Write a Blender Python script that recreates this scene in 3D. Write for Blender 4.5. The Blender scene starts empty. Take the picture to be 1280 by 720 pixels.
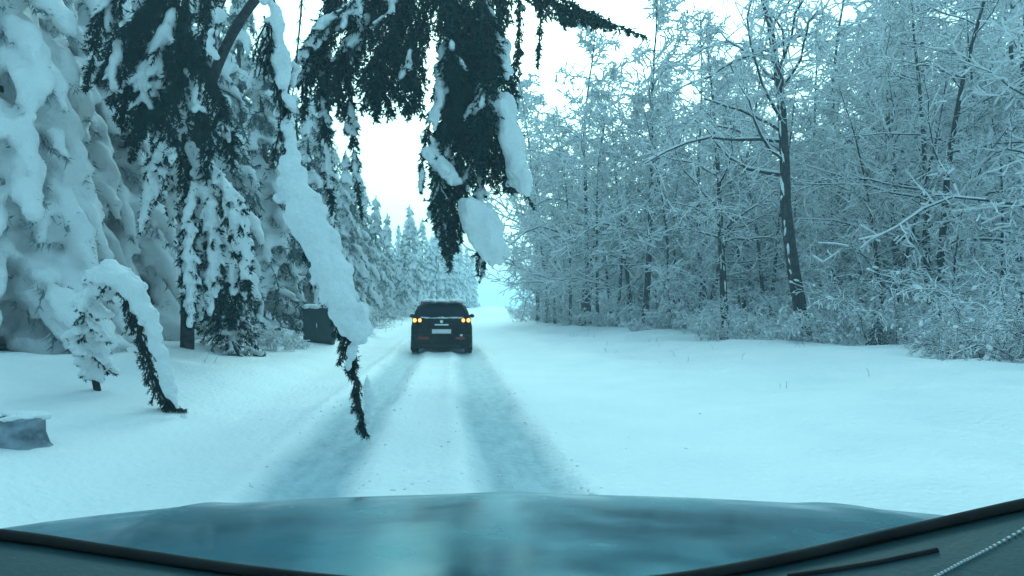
import bpy, bmesh, math, random
import numpy as np
from mathutils import Vector, Matrix

SC = bpy.context.scene
COL = SC.collection
rng = np.random.default_rng(7)
random.seed(7)

# ------------------------------------------------------------------ camera
CAM_H = 1.30
FPX = 914.0                      # focal length in photo pixels (1280 wide)
VPX, VPY = 559.0, 383.0          # where the straight road vanishes
cam_d = bpy.data.cameras.new("camera")
cam = bpy.data.objects.new("camera", cam_d)
COL.objects.link(cam)
cam.location = (0, 0, CAM_H)
cam.rotation_euler = (math.radians(90), 0, 0)
cam_d.sensor_width = 36.0
cam_d.lens = 36.0 * FPX / 1280.0
cam_d.shift_x = (640 - VPX) / 1280.0
cam_d.shift_y = (VPY - 360) / 1280.0
cam_d.clip_start = 0.05
cam_d.clip_end = 3000
SC.camera = cam

def P(px, py, y):
    """point of the place at distance y along the road, from a sighting in the photograph"""
    return np.array([(px - VPX) / FPX * y, y, CAM_H - (py - VPY) / FPX * y])

# ------------------------------------------------------------------ world (overcast winter sky)
world = bpy.data.worlds.new("World")
SC.world = world
world.use_nodes = True
nt = world.node_tree
nt.nodes.clear()
out = nt.nodes.new("ShaderNodeOutputWorld")
bg = nt.nodes.new("ShaderNodeBackground")
sky = nt.nodes.new("ShaderNodeTexSky")
sky.sky_type = 'NISHITA'
sky.sun_disc = False
SUN_EL, SUN_ROT = math.radians(32), math.radians(8)     # veiled sun ahead, a little right of the road
sky.sun_elevation = SUN_EL
sky.sun_rotation = SUN_ROT
sky.air_density = 1.0
sky.dust_density = 6.0
sky.ozone_density = 1.0
cloud = nt.nodes.new("ShaderNodeTexNoise")
cloud.inputs["Scale"].default_value = 2.0
cloud.inputs["Detail"].default_value = 3.0
ramp = nt.nodes.new("ShaderNodeValToRGB")
ramp.color_ramp.elements[0].position = 0.3
ramp.color_ramp.elements[0].color = (0.80, 0.86, 0.90, 1)
ramp.color_ramp.elements[1].position = 0.7
ramp.color_ramp.elements[1].color = (0.95, 0.98, 1.0, 1)
sc_ = nt.nodes.new("ShaderNodeVectorMath"); sc_.operation = 'SCALE'
sc_.inputs["Scale"].default_value = 7.0
mixs = nt.nodes.new("ShaderNodeMix"); mixs.data_type = 'RGBA'
mixs.inputs[0].default_value = 0.50      # cloud cover
tint = nt.nodes.new("ShaderNodeMix"); tint.data_type = 'RGBA'; tint.blend_type = 'MULTIPLY'
tint.inputs[0].default_value = 1.0
tint.inputs[7].default_value = (0.45, 0.90, 1.0, 1)   # cold cast of the camera's white balance
nt.links.new(cloud.outputs["Fac"], ramp.inputs["Fac"])
nt.links.new(ramp.outputs["Color"], sc_.inputs[0])
nt.links.new(sky.outputs["Color"], mixs.inputs[6])
nt.links.new(sc_.outputs[0], mixs.inputs[7])
nt.links.new(mixs.outputs[2], tint.inputs[6])
nt.links.new(tint.outputs[2], bg.inputs["Color"])
bg.inputs["Strength"].default_value = 0.10
nt.links.new(bg.outputs[0], out.inputs["Surface"])

# ------------------------------------------------------------------ sun (veiled by cloud)
sl = bpy.data.lights.new("sun", 'SUN')
sl.energy = 0.5
sl.angle = math.radians(30)
sl.color = (0.48, 0.92, 1.0)
sun = bpy.data.objects.new("sun", sl)
COL.objects.link(sun)
az = SUN_ROT
sd = Vector((math.sin(az) * math.cos(SUN_EL), math.cos(az) * math.cos(SUN_EL), math.sin(SUN_EL)))
sun.rotation_euler = (-sd).to_track_quat('-Z', 'Y').to_euler()

# ------------------------------------------------------------------ exposure
SC.view_settings.view_transform = 'Standard'
SC.view_settings.look = 'None'
SC.view_settings.exposure = 0.98
SC.view_settings.gamma = 1.0
SC.view_settings.use_curve_mapping = False
SC.render.engine = 'CYCLES'
SC.cycles.use_denoising = True
SC.cycles.max_bounces = 5
SC.cycles.diffuse_bounces = 2
SC.cycles.adaptive_threshold = 0.02
SC.cycles.glossy_bounces = 3
SC.cycles.volume_bounces = 2
SC.cycles.use_adaptive_sampling = True

# ================================================================== materials
def new_mat(name):
    m = bpy.data.materials.new(name)
    m.use_nodes = True
    n = m.node_tree
    return m, n, n.nodes["Principled BSDF"]

def noise_mat(name, c1, c2, scale=6.0, detail=4.0, rough=0.7, bump=0.0, bscale=30.0, bdist=0.02,
              metallic=0.0, spec=0.5, coat=0.0, lo=0.35, hi=0.65, obj=True):
    m, n, b = new_mat(name)
    tc = n.nodes.new("ShaderNodeTexCoord")
    src = tc.outputs["Object" if obj else "Generated"]
    tx = n.nodes.new("ShaderNodeTexNoise")
    tx.inputs["Scale"].default_value = scale
    tx.inputs["Detail"].default_value = detail
    n.links.new(src, tx.inputs["Vector"])
    r = n.nodes.new("ShaderNodeValToRGB")
    r.color_ramp.elements[0].position = lo
    r.color_ramp.elements[0].color = (*c1, 1)
    r.color_ramp.elements[1].position = hi
    r.color_ramp.elements[1].color = (*c2, 1)
    n.links.new(tx.outputs["Fac"], r.inputs["Fac"])
    n.links.new(r.outputs["Color"], b.inputs["Base Color"])
    b.inputs["Roughness"].default_value = rough
    b.inputs["Metallic"].default_value = metallic
    b.inputs["Specular IOR Level"].default_value = spec
    b.inputs["Coat Weight"].default_value = coat
    b.inputs["Coat Roughness"].default_value = 0.12
    if bump > 0:
        t2 = n.nodes.new("ShaderNodeTexNoise")
        t2.inputs["Scale"].default_value = bscale
        t2.inputs["Detail"].default_value = 5.0
        n.links.new(src, t2.inputs["Vector"])
        bp = n.nodes.new("ShaderNodeBump")
        bp.inputs["Strength"].default_value = bump
        bp.inputs["Distance"].default_value = bdist
        n.links.new(t2.outputs["Fac"], bp.inputs["Height"])
        n.links.new(bp.outputs["Normal"], b.inputs["Normal"])
    return m

M = {}
M['snow'] = noise_mat("snow_on_trees", (.80, .82, .84), (.86, .87, .88), 3, 3, .75, .8, 38, .03, spec=.2)
M['twig_snow'] = noise_mat("twig_snow", (.80, .82, .84), (.86, .87, .88), 5, 2, .8, spec=.2)
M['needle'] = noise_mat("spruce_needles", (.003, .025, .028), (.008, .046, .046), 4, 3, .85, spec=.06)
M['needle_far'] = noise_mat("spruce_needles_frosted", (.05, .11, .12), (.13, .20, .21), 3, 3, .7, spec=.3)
M['needle_rime'] = noise_mat("spruce_needles_rimed", (.16, .24, .26), (.38, .44, .46), 3, 3, .8, spec=.2)
M['bark'] = noise_mat("bark", (.014, .015, .018), (.050, .048, .050), 9, 5, .85, .6, 30, .02, spec=.2)
M['bark_birch'] = noise_mat("bark_birch", (.10, .09, .09), (.62, .62, .62), 5, 5, .8, .4, 25, .01, lo=.40, hi=.52, spec=.2)
M['frost_bark'] = noise_mat("frosted_bark", (.10, .13, .16), (.30, .35, .40), 7, 5, .85, .6, 25, .02, spec=.2)
M['twig'] = noise_mat("twig_bark", (.018, .018, .022), (.055, .050, .056), 6, 3, .85, spec=.2)
M['twig_red'] = noise_mat("twig_bark_reddish", (.07, .04, .04), (.14, .085, .08), 6, 3, .85, spec=.2)

def ground_mat():
    m, n, b = new_mat("road_snow")
    tc = n.nodes.new("ShaderNodeTexCoord")
    at = n.nodes.new("ShaderNodeAttribute"); at.attribute_name = "rut"
    tx = n.nodes.new("ShaderNodeTexNoise")
    tx.inputs["Scale"].default_value = 0.8; tx.inputs["Detail"].default_value = 5
    n.links.new(tc.outputs["Object"], tx.inputs["Vector"])
    r = n.nodes.new("ShaderNodeValToRGB")
    r.color_ramp.elements[0].position = .3; r.color_ramp.elements[0].color = (.80, .83, .85, 1)
    r.color_ramp.elements[1].position = .7; r.color_ramp.elements[1].color = (.88, .89, .90, 1)
    n.links.new(tx.outputs["Fac"], r.inputs["Fac"])
    # compacted, salted snow in the ruts
    mp = n.nodes.new("ShaderNodeMapping"); mp.inputs["Scale"].default_value = (5, 1.6, 1)
    n.links.new(tc.outputs["Object"], mp.inputs["Vector"])
    t3 = n.nodes.new("ShaderNodeTexNoise"); t3.inputs["Scale"].default_value = 1.6; t3.inputs["Detail"].default_value = 5
    n.links.new(mp.outputs[0], t3.inputs["Vector"])
    r3 = n.nodes.new("ShaderNodeValToRGB")
    r3.color_ramp.elements[0].position = .3; r3.color_ramp.elements[0].color = (.29, .42, .48, 1)
    r3.color_ramp.elements[1].position = .75; r3.color_ramp.elements[1].color = (.44, .58, .64, 1)
    n.links.new(t3.outputs["Fac"], r3.inputs["Fac"])
    mx = n.nodes.new("ShaderNodeMix"); mx.data_type = 'RGBA'
    n.links.new(at.outputs["Fac"], mx.inputs[0])
    n.links.new(r.outputs["Color"], mx.inputs[6])
    n.links.new(r3.outputs["Color"], mx.inputs[7])
    n.links.new(mx.outputs[2], b.inputs["Base Color"])
    b.inputs["Roughness"].default_value = .65
    b.inputs["Specular IOR Level"].default_value = .3
    t2 = n.nodes.new("ShaderNodeTexNoise"); t2.inputs["Scale"].default_value = 14; t2.inputs["Detail"].default_value = 6
    n.links.new(tc.outputs["Object"], t2.inputs["Vector"])
    bp = n.nodes.new("ShaderNodeBump"); bp.inputs["Strength"].default_value = .7; bp.inputs["Distance"].default_value = .04
    n.links.new(t2.outputs["Fac"], bp.inputs["Height"])
    n.links.new(bp.outputs["Normal"], b.inputs["Normal"])
    return m
M['ground'] = ground_mat()

def plain(name, c, rough=.5, metallic=0., spec=.5, coat=0., emit=None, es=0.):
    m, n, b = new_mat(name)
    b.inputs["Base Color"].default_value = (*c, 1)
    b.inputs["Roughness"].default_value = rough
    b.inputs["Metallic"].default_value = metallic
    b.inputs["Specular IOR Level"].default_value = spec
    b.inputs["Coat Weight"].default_value = coat
    if emit:
        b.inputs["Emission Color"].default_value = (*emit, 1)
        b.inputs["Emission Strength"].default_value = es
    return m
M['paint'] = noise_mat("dark_car_paint", (.004, .006, .007), (.024, .026, .027), 7, 8, .6, spec=.15, coat=.0, lo=.45, hi=.80)
M['glass'] = plain("car_glass", (.003, .008, .018), .25, spec=.15)
M['rubber'] = noise_mat("rubber", (.010, .010, .011), (.02, .02, .02), 20, 3, .8, spec=.2)
M['plastic'] = noise_mat("black_plastic", (.012, .012, .014), (.02, .021, .022), 15, 3, .6, spec=.3)
M['amber'] = plain("lit_tail_lamp", (.8, .30, .05), .3, emit=(1.0, .40, .07), es=1.9)
M['redlens'] = plain("red_lens", (.30, .012, .012), .25)
M['plate'] = noise_mat("plate_white", (.74, .75, .76), (.82, .82, .82), 8, 2, .4)
M['chrome'] = plain("chrome", (.75, .76, .78), .22, metallic=1.)
def hood_mat():
    m, n, b = new_mat("bonnet_paint")
    tc = n.nodes.new("ShaderNodeTexCoord")
    def noise(scale, detail, vec=(1, 1, 1)):
        mp = n.nodes.new("ShaderNodeMapping"); mp.inputs["Scale"].default_value = vec
        n.links.new(tc.outputs["Object"], mp.inputs["Vector"])
        t = n.nodes.new("ShaderNodeTexNoise"); t.inputs["Scale"].default_value = scale; t.inputs["Detail"].default_value = detail
        n.links.new(mp.outputs[0], t.inputs["Vector"]); return t.outputs["Fac"]
    def ramp2(src, a, b2, ca, cb):
        r = n.nodes.new("ShaderNodeValToRGB"); r.color_ramp.elements[0].position = a; r.color_ramp.elements[1].position = b2
        r.color_ramp.elements[0].color = (*ca, 1); r.color_ramp.elements[1].color = (*cb, 1)
        n.links.new(src, r.inputs["Fac"]); return r.outputs["Color"]
    paint = ramp2(noise(3, 3), .35, .65, (.003, .115, .170), (.007, .185, .250))
    refl_mottle = ramp2(noise(4.5, 8, (1, 1.6, 1)), .50, .75, (0, 0, 0), (.5, .5, .5))      # pale noise patches imitating mottled reflections, painted into the base colour
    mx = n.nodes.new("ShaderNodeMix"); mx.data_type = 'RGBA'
    n.links.new(refl_mottle, mx.inputs[0]); n.links.new(paint, mx.inputs[6]); mx.inputs[7].default_value = (.10, .26, .31, 1)
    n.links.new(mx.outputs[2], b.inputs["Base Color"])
    rg = ramp2(noise(6, 6), .35, .7, (.16, .16, .16), (.30, .30, .30))
    n.links.new(rg, b.inputs["Roughness"])
    b.inputs["Specular IOR Level"].default_value = .20
    b.inputs["Metallic"].default_value = .65
    bp = n.nodes.new("ShaderNodeBump"); bp.inputs["Strength"].default_value = .10; bp.inputs["Distance"].default_value = .003
    n.links.new(noise(16, 4), bp.inputs["Height"]); n.links.new(bp.outputs["Normal"], b.inputs["Normal"])
    return m
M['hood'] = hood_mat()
M['dash'] = noise_mat("dashboard_vinyl", (.012, .045, .055), (.030, .075, .080), 3, 4, .6, .35, 180, .002, spec=.35)
M['stitch'] = plain("stitching", (.55, .58, .60), .8)

# ================================================================== helpers
def set_mesh(name, V, F, mat, smooth=False):
    """V (n,3); F list/array of tris or quads (uniform width) or list of such arrays"""
    if not isinstance(F, list):
        F = [F]
    F = [np.asarray(f, dtype=np.int32) for f in F if len(f)]
    me = bpy.data.meshes.new(name)
    V = np.asarray(V, dtype=np.float32)
    me.vertices.add(len(V))
    me.vertices.foreach_set("co", V.ravel())
    loops = np.concatenate([f.ravel() for f in F])
    sizes = np.concatenate([np.full(len(f), f.shape[1], dtype=np.int32) for f in F])
    starts = np.concatenate([[0], np.cumsum(sizes)[:-1]]).astype(np.int32)
    me.loops.add(len(loops))
    me.loops.foreach_set("vertex_index", loops)
    me.polygons.add(len(sizes))
    me.polygons.foreach_set("loop_start", starts)
    if smooth:
        me.polygons.foreach_set("use_smooth", np.ones(len(sizes), dtype=bool))
    me.update(calc_edges=True)
    me.validate()
    me.materials.append(mat)
    return me

def add(name, me, parent=None, loc=None, rot=None, scale=None):
    o = bpy.data.objects.new(name, me)
    COL.objects.link(o)
    if parent is not None:
        o.parent = parent
    if loc is not None: o.location = loc
    if rot is not None: o.rotation_euler = rot
    if scale is not None: o.scale = scale
    return o

def tag(o, label=None, cat=None, group=None, kind=None):
    if label: o["label"] = label
    if cat: o["category"] = cat
    if group: o["group"] = group
    if kind: o["kind"] = kind
    return o

def empty(name, loc, label, cat, group=None, rz=0.0, sc=1.0):
    o = bpy.data.objects.new(name, None)
    COL.objects.link(o)
    o.empty_display_size = .3
    o.location = loc
    o.rotation_euler = (0, 0, rz)
    o.scale = (sc, sc, sc) if not hasattr(sc, '__len__') else sc
    return tag(o, label, cat, group)

def unit(v):
    n = np.linalg.norm(v, axis=-1, keepdims=True)
    return v / np.maximum(n, 1e-9)

def prisms(A, B, ra, rb, k=4):
    """straight tapered tubes A->B, all at once"""
    A = np.asarray(A, float); B = np.asarray(B, float)
    ra = np.asarray(ra, float); rb = np.asarray(rb, float)
    n = len(A)
    if n == 0:
        return np.zeros((0, 3)), np.zeros((0, 4), int)
    t = unit(B - A)
    ref = np.where(np.abs(t[:, 2:3]) < .9, np.array([[0, 0, 1.]]), np.array([[1., 0, 0]]))
    u = unit(np.cross(t, ref)); v = np.cross(t, u)
    ang = np.arange(k) * 2 * math.pi / k
    ca, sa = np.cos(ang), np.sin(ang)
    ring = u[:, None, :] * ca[None, :, None] + v[:, None, :] * sa[None, :, None]
    VA = A[:, None, :] + ring * ra[:, None, None]
    VB = B[:, None, :] + ring * rb[:, None, None]
    V = np.concatenate([VA, VB], 1).reshape(-1, 3)
    base = np.arange(n)[:, None, None] * (2 * k)
    i = np.arange(k); j = (i + 1) % k
    q = np.stack([i, j, j + k, i + k], 1)[None]
    F = (base + q).reshape(-1, 4)
    return V, F

def tube(pts, radii, k=8, cap=True):
    """one continuous tapered tube along a polyline"""
    pts = np.asarray(pts, float); radii = np.asarray(radii, float)
    n = len(pts)
    t = np.zeros_like(pts)
    t[1:-1] = pts[2:] - pts[:-2]; t[0] = pts[1] - pts[0]; t[-1] = pts[-1] - pts[-2]
    t = unit(t)
    u = np.zeros_like(pts)
    a = np.array([1., 0, 0]) if abs(t[0][0]) < .8 else np.array([0, 1., 0])
    for i in range(n):
        a = a - t[i] * np.dot(a, t[i]); a = a / np.linalg.norm(a); u[i] = a
    v = np.cross(t, u)
    ang = np.arange(k) * 2 * math.pi / k
    V = (pts[:, None, :] + radii[:, None, None] * (u[:, None, :] * np.cos(ang)[None, :, None] + v[:, None, :] * np.sin(ang)[None, :, None])).reshape(-1, 3)
    F = []
    for i in range(n - 1):
        for j in range(k):
            F.append([i * k + j, i * k + (j + 1) % k, (i + 1) * k + (j + 1) % k, (i + 1) * k + j])
    return V, np.array(F)

def join(parts):
    Vs, Fs, off = [], {}, 0
    for V, F in parts:
        if len(V) == 0: continue
        Vs.append(V)
        F = np.asarray(F)
        Fs.setdefault(F.shape[1], []).append(F + off)
        off += len(V)
    return np.concatenate(Vs), [np.concatenate(f) for f in Fs.values()]

def vnoise2(x, y, seed=0):
    """smooth value noise, vectorised"""
    x = np.asarray(x, float); y = np.asarray(y, float)
    xi = np.floor(x).astype(np.int64); yi = np.floor(y).astype(np.int64)
    fx = x - xi; fy = y - yi
    fx = fx * fx * (3 - 2 * fx); fy = fy * fy * (3 - 2 * fy)
    def h(a, b):
        n = (a * 374761393 + b * 668265263 + seed * 974711) & 0x7fffffff
        n = ((n ^ (n >> 13)) * 1274126177) & 0x7fffffff
        return (n ^ (n >> 16)) % 10007 / 10007.0
    return (h(xi, yi) * (1 - fx) + h(xi + 1, yi) * fx) * (1 - fy) + (h(xi, yi + 1) * (1 - fx) + h(xi + 1, yi + 1) * fx) * fy

def fbm(x, y, seed=0, o=4):
    s = 0; a = .5
    for i in range(o):
        s = s + a * (vnoise2(x * 2 ** i, y * 2 ** i, seed + i) - .5); a *= .5
    return s

# icosphere template for snow lumps
_bm = bmesh.new(); bmesh.ops.create_icosphere(_bm, subdivisions=2, radius=1.0)
ICO_V = np.array([v.co[:] for v in _bm.verts]); ICO_F = np.array([[v.index for v in f.verts] for f in _bm.faces]); _bm.free()
_bm = bmesh.new(); bmesh.ops.create_icosphere(_bm, subdivisions=1, radius=1.0)
ICO1_V = np.array([v.co[:] for v in _bm.verts]); ICO1_F = np.array([[v.index for v in f.verts] for f in _bm.faces]); _bm.free()

def lumps(C, T, R, low=False):
    """ellipsoids: centres C, long axes T (unit), radii R (n,3) along (T, side, up)"""
    C = np.asarray(C, float); T = unit(np.asarray(T, float)); R = np.asarray(R, float)
    IV, IF = (ICO1_V, ICO1_F) if low else (ICO_V, ICO_F)
    ref = np.where(np.abs(T[:, 2:3]) < .95, np.array([[0, 0, 1.]]), np.array([[1., 0, 0]]))
    S = unit(np.cross(T, ref)); U = np.cross(S, T)
    L = IV[None] * (1 + .10 * rng.standard_normal((len(C), 1, 3)))
    V = C[:, None, :] + L[..., 0:1] * R[:, None, 0:1] * T[:, None, :] + L[..., 1:2] * R[:, None, 1:2] * S[:, None, :] + L[..., 2:3] * R[:, None, 2:3] * U[:, None, :]
    F = IF[None] + (np.arange(len(C)) * len(IV))[:, None, None]
    return V.reshape(-1, 3), F.reshape(-1, 3)

def fuse(name, V, F, voxel, mat):
    """melt overlapping snow lumps into one skin of snow"""
    me = set_mesh(name + "_raw", V, F, mat)
    o = bpy.data.objects.new(name + "_raw", me); COL.objects.link(o)
    md = o.modifiers.new("r", 'REMESH'); md.mode = 'VOXEL'; md.voxel_size = voxel; md.use_smooth_shade = True
    sm = o.modifiers.new("s", 'SMOOTH'); sm.factor = .5; sm.iterations = 2
    for size, amt in ((voxel * 6, 2.4), (voxel * 2.2, 1.3)):
        tx = bpy.data.textures.new("crumble", 'CLOUDS'); tx.noise_scale = size; tx.noise_depth = 3
        dm = o.modifiers.new("d", 'DISPLACE'); dm.texture = tx; dm.strength = voxel * amt; dm.mid_level = .5; dm.texture_coords = 'LOCAL'
    dg = bpy.context.evaluated_depsgraph_get()
    ev = o.evaluated_get(dg)
    m2 = bpy.data.meshes.new_from_object(ev)
    m2.name = name
    bpy.data.objects.remove(o); bpy.data.meshes.remove(me)
    m2.materials.clear(); m2.materials.append(mat)
    m2.polygons.foreach_set("use_smooth", np.ones(len(m2.polygons), dtype=bool))
    return m2

def needles(A, B, n_per_m, length, width, spread=.75):
    """needle blades around twigs A->B"""
    A = np.asarray(A, float); B = np.asarray(B, float)
    L = np.linalg.norm(B - A, axis=1)
    cnt = np.maximum(2, (L * n_per_m).astype(int))
    idx = np.repeat(np.arange(len(A)), cnt)
    m = len(idx)
    f = rng.random(m)
    t = unit(B - A)[idx]
    p = A[idx] + (B - A)[idx] * f[:, None]
    r = unit(rng.standard_normal((m, 3)))
    r = unit(r - t * np.sum(r * t, 1, keepdims=True))
    d = unit(r * spread + t * (.55 + .3 * rng.random((m, 1))) + np.array([0, 0, -.15]))
    s = unit(np.cross(d, rng.standard_normal((m, 3))))
    ln = length * (.6 + .7 * rng.random((m, 1)))
    w = width * (.7 + .6 * rng.random((m, 1)))
    V = np.stack([p - s * w * .5, p + s * w * .5, p + d * ln], 1).reshape(-1, 3)
    F = np.arange(m * 3).reshape(-1, 3)
    return V, F

def resample(pts, n):
    pts = np.asarray(pts, float)
    # Catmull-Rom through the control points
    q = np.concatenate([[2 * pts[0] - pts[1]], pts, [2 * pts[-1] - pts[-2]]])
    out = []
    m = len(pts) - 1
    for s in np.linspace(0, m, n):
        i = min(int(s), m - 1); u = s - i
        p0, p1, p2, p3 = q[i], q[i + 1], q[i + 2], q[i + 3]
        out.append(.5 * ((2 * p1) + (-p0 + p2) * u + (2 * p0 - 5 * p1 + 4 * p2 - p3) * u * u + (-p0 + 3 * p1 - 3 * p2 + p3) * u ** 3))
    return np.array(out)

# ================================================================== ground
TRK_L, TRK_R, TRK_W = -1.05, 0.57, 0.34
def bend(y):
    return .0024 * np.clip(np.asarray(y, float) - 52, 0, 110) ** 2
def ground_z(x, y):
    x = np.asarray(x, float); y = np.asarray(y, float)
    x = x - bend(y)
    def ss(a, b, v):
        u = np.clip((v - a) / (b - a), 0, 1); return u * u * (3 - 2 * u)
    z = .62 * ss(-2.6, -6.0, x) + .5 * ss(-7, -16, x) + .30 * ss(3.6, 9.0, x) + .6 * ss(12, 30, x)
    z = z + .16 * ss(-2.3, -3.1, x) * (1 - ss(-3.1, -4.6, x)) + .07 * ss(2.6, 3.6, x) * (1 - ss(3.6, 5.5, x))
    off = np.clip((np.abs(x + .2) - 1.9) / 3.0, 0.12, 1)
    z = z + off * (.50 * fbm(x * .35, y * .35, 3) + .16 * fbm(x * 1.5, y * 1.5, 9))
    wob = .10 * fbm(y * .25, y * 0 + 3, 5) * 2
    rut = rut_w(x + bend(y), y)
    z = z - .055 * rut + .03 * np.exp(-((np.abs(x - TRK_L - wob) - .5) / .12) ** 2) + .03 * np.exp(-((np.abs(x - TRK_R - wob) - .5) / .12) ** 2)
    z = z + .012 * fbm(x * 5, y * 5, 21)
    return z
def rut_w(x, y):
    x = x - bend(y)
    wob = .10 * fbm(y * .25, y * 0 + 3, 5) * 2
    e = .13 * fbm(x * 2.6, y * 1.3, 31, 5)
    a = 1 - np.clip((np.abs(x - TRK_L - wob) + e - TRK_W + .12) / .20, 0, 1)
    b = 1 - np.clip((np.abs(x - TRK_R - wob) + e - TRK_W + .12) / .20, 0, 1)
    return np.clip(a + b, 0, 1)
def gz(x, y):
    return float(ground_z(np.array([x]), np.array([y]))[0])

def build_ground():
    xs = np.concatenate([np.linspace(-900, -60, 12), np.linspace(-50, -9, 45), np.linspace(-8.6, -2.4, 70), np.linspace(-2.3, 2.2, 110), np.linspace(2.3, 8, 60), np.linspace(8.4, 45, 60), np.linspace(55, 900, 12)])
    ys = np.concatenate([np.linspace(-25, -2, 14), np.linspace(-1.5, 30, 200), np.linspace(30.5, 90, 80), np.linspace(95, 260, 30), np.linspace(300, 1800, 12)])
    X, Y = np.meshgrid(xs, ys)
    Z = ground_z(X, Y)
    far = np.clip((np.abs(X) - 40) / 60, 0, 1)
    Z = Z * (1 - far) + far * 1.2
    V = np.stack([X, Y, Z], -1).reshape(-1, 3)
    nx, ny = len(xs), len(ys)
    i = np.arange(ny - 1)[:, None] * nx + np.arange(nx - 1)[None]
    F = np.stack([i, i + 1, i + 1 + nx, i + nx], -1).reshape(-1, 4)
    me = set_mesh("snowy_ground", V, F, M['ground'], True)
    at = me.attributes.new("rut", 'FLOAT', 'POINT')
    at.data.foreach_set("value", (rut_w(X, Y) * (1 - .45 * np.clip((Y - 7) / 16, 0, 1))).ravel().astype(np.float32))
    tag(add("snowy_ground", me), "snow covered road and verges with two darker wheel tracks", kind="structure")
build_ground()

def clods():
    n = 1400
    y = 2.5 + 40 * rng.random(n) ** 1.6
    side = rng.choice([TRK_L - .42, TRK_L + .40, TRK_R - .40, TRK_R + .42], n) + rng.normal(0, .10, n)
    x = np.where(rng.random(n) < .8, side, rng.uniform(-2.6, 3.2, n))
    r = .004 + .016 * rng.random(n) ** 2.5
    C = np.stack([x, y, ground_z(x, y) - r * .1], 1)
    V, F = lumps(C, rng.standard_normal((n, 3)) * [1, 1, .2], np.stack([r * 1.3, r, r * .75], 1), low=True)
    tag(add("snow_clods", set_mesh("snow_clods", V, F, M['snow'], True)), "small snow clods thrown up along the wheel tracks", "snow", kind="stuff")
    # dry stalks poking through the verge snow
    A, B, ra = [], [], []
    cx_, cy_ = 6.0, 12.0
    for k in range(90):
        if rng.random() < .5:
            yy = rng.uniform(9, 40); xx = rng.uniform(4.5, 11) if rng.random() < .8 else -rng.uniform(3.2, 5.5)
            cx_, cy_ = xx, yy
        xx = cx_ + rng.normal(0, .12); yy = cy_ + rng.normal(0, .12)
        p = np.array([xx, yy, gz(xx, yy) - .03]); d = unit(np.array([rng.normal(0, .3), rng.normal(0, .3), 1.])); L = rng.uniform(.08, .24)
        q = p + d * L * .6; e = q + unit(d + [rng.normal(0, .4), 0, -.3]) * L * .4
        A += [p, q]; B += [q, e]; ra += [.004, .003]
    V, F = prisms(A, B, np.array(ra), np.array(ra) * .7, 3)
    tag(add("dry_stalks", set_mesh("dry_stalks", V, F, M['twig'])), "thin dry grass stalks poking through the verge snow", "grass", kind="stuff")
clods()

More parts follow.
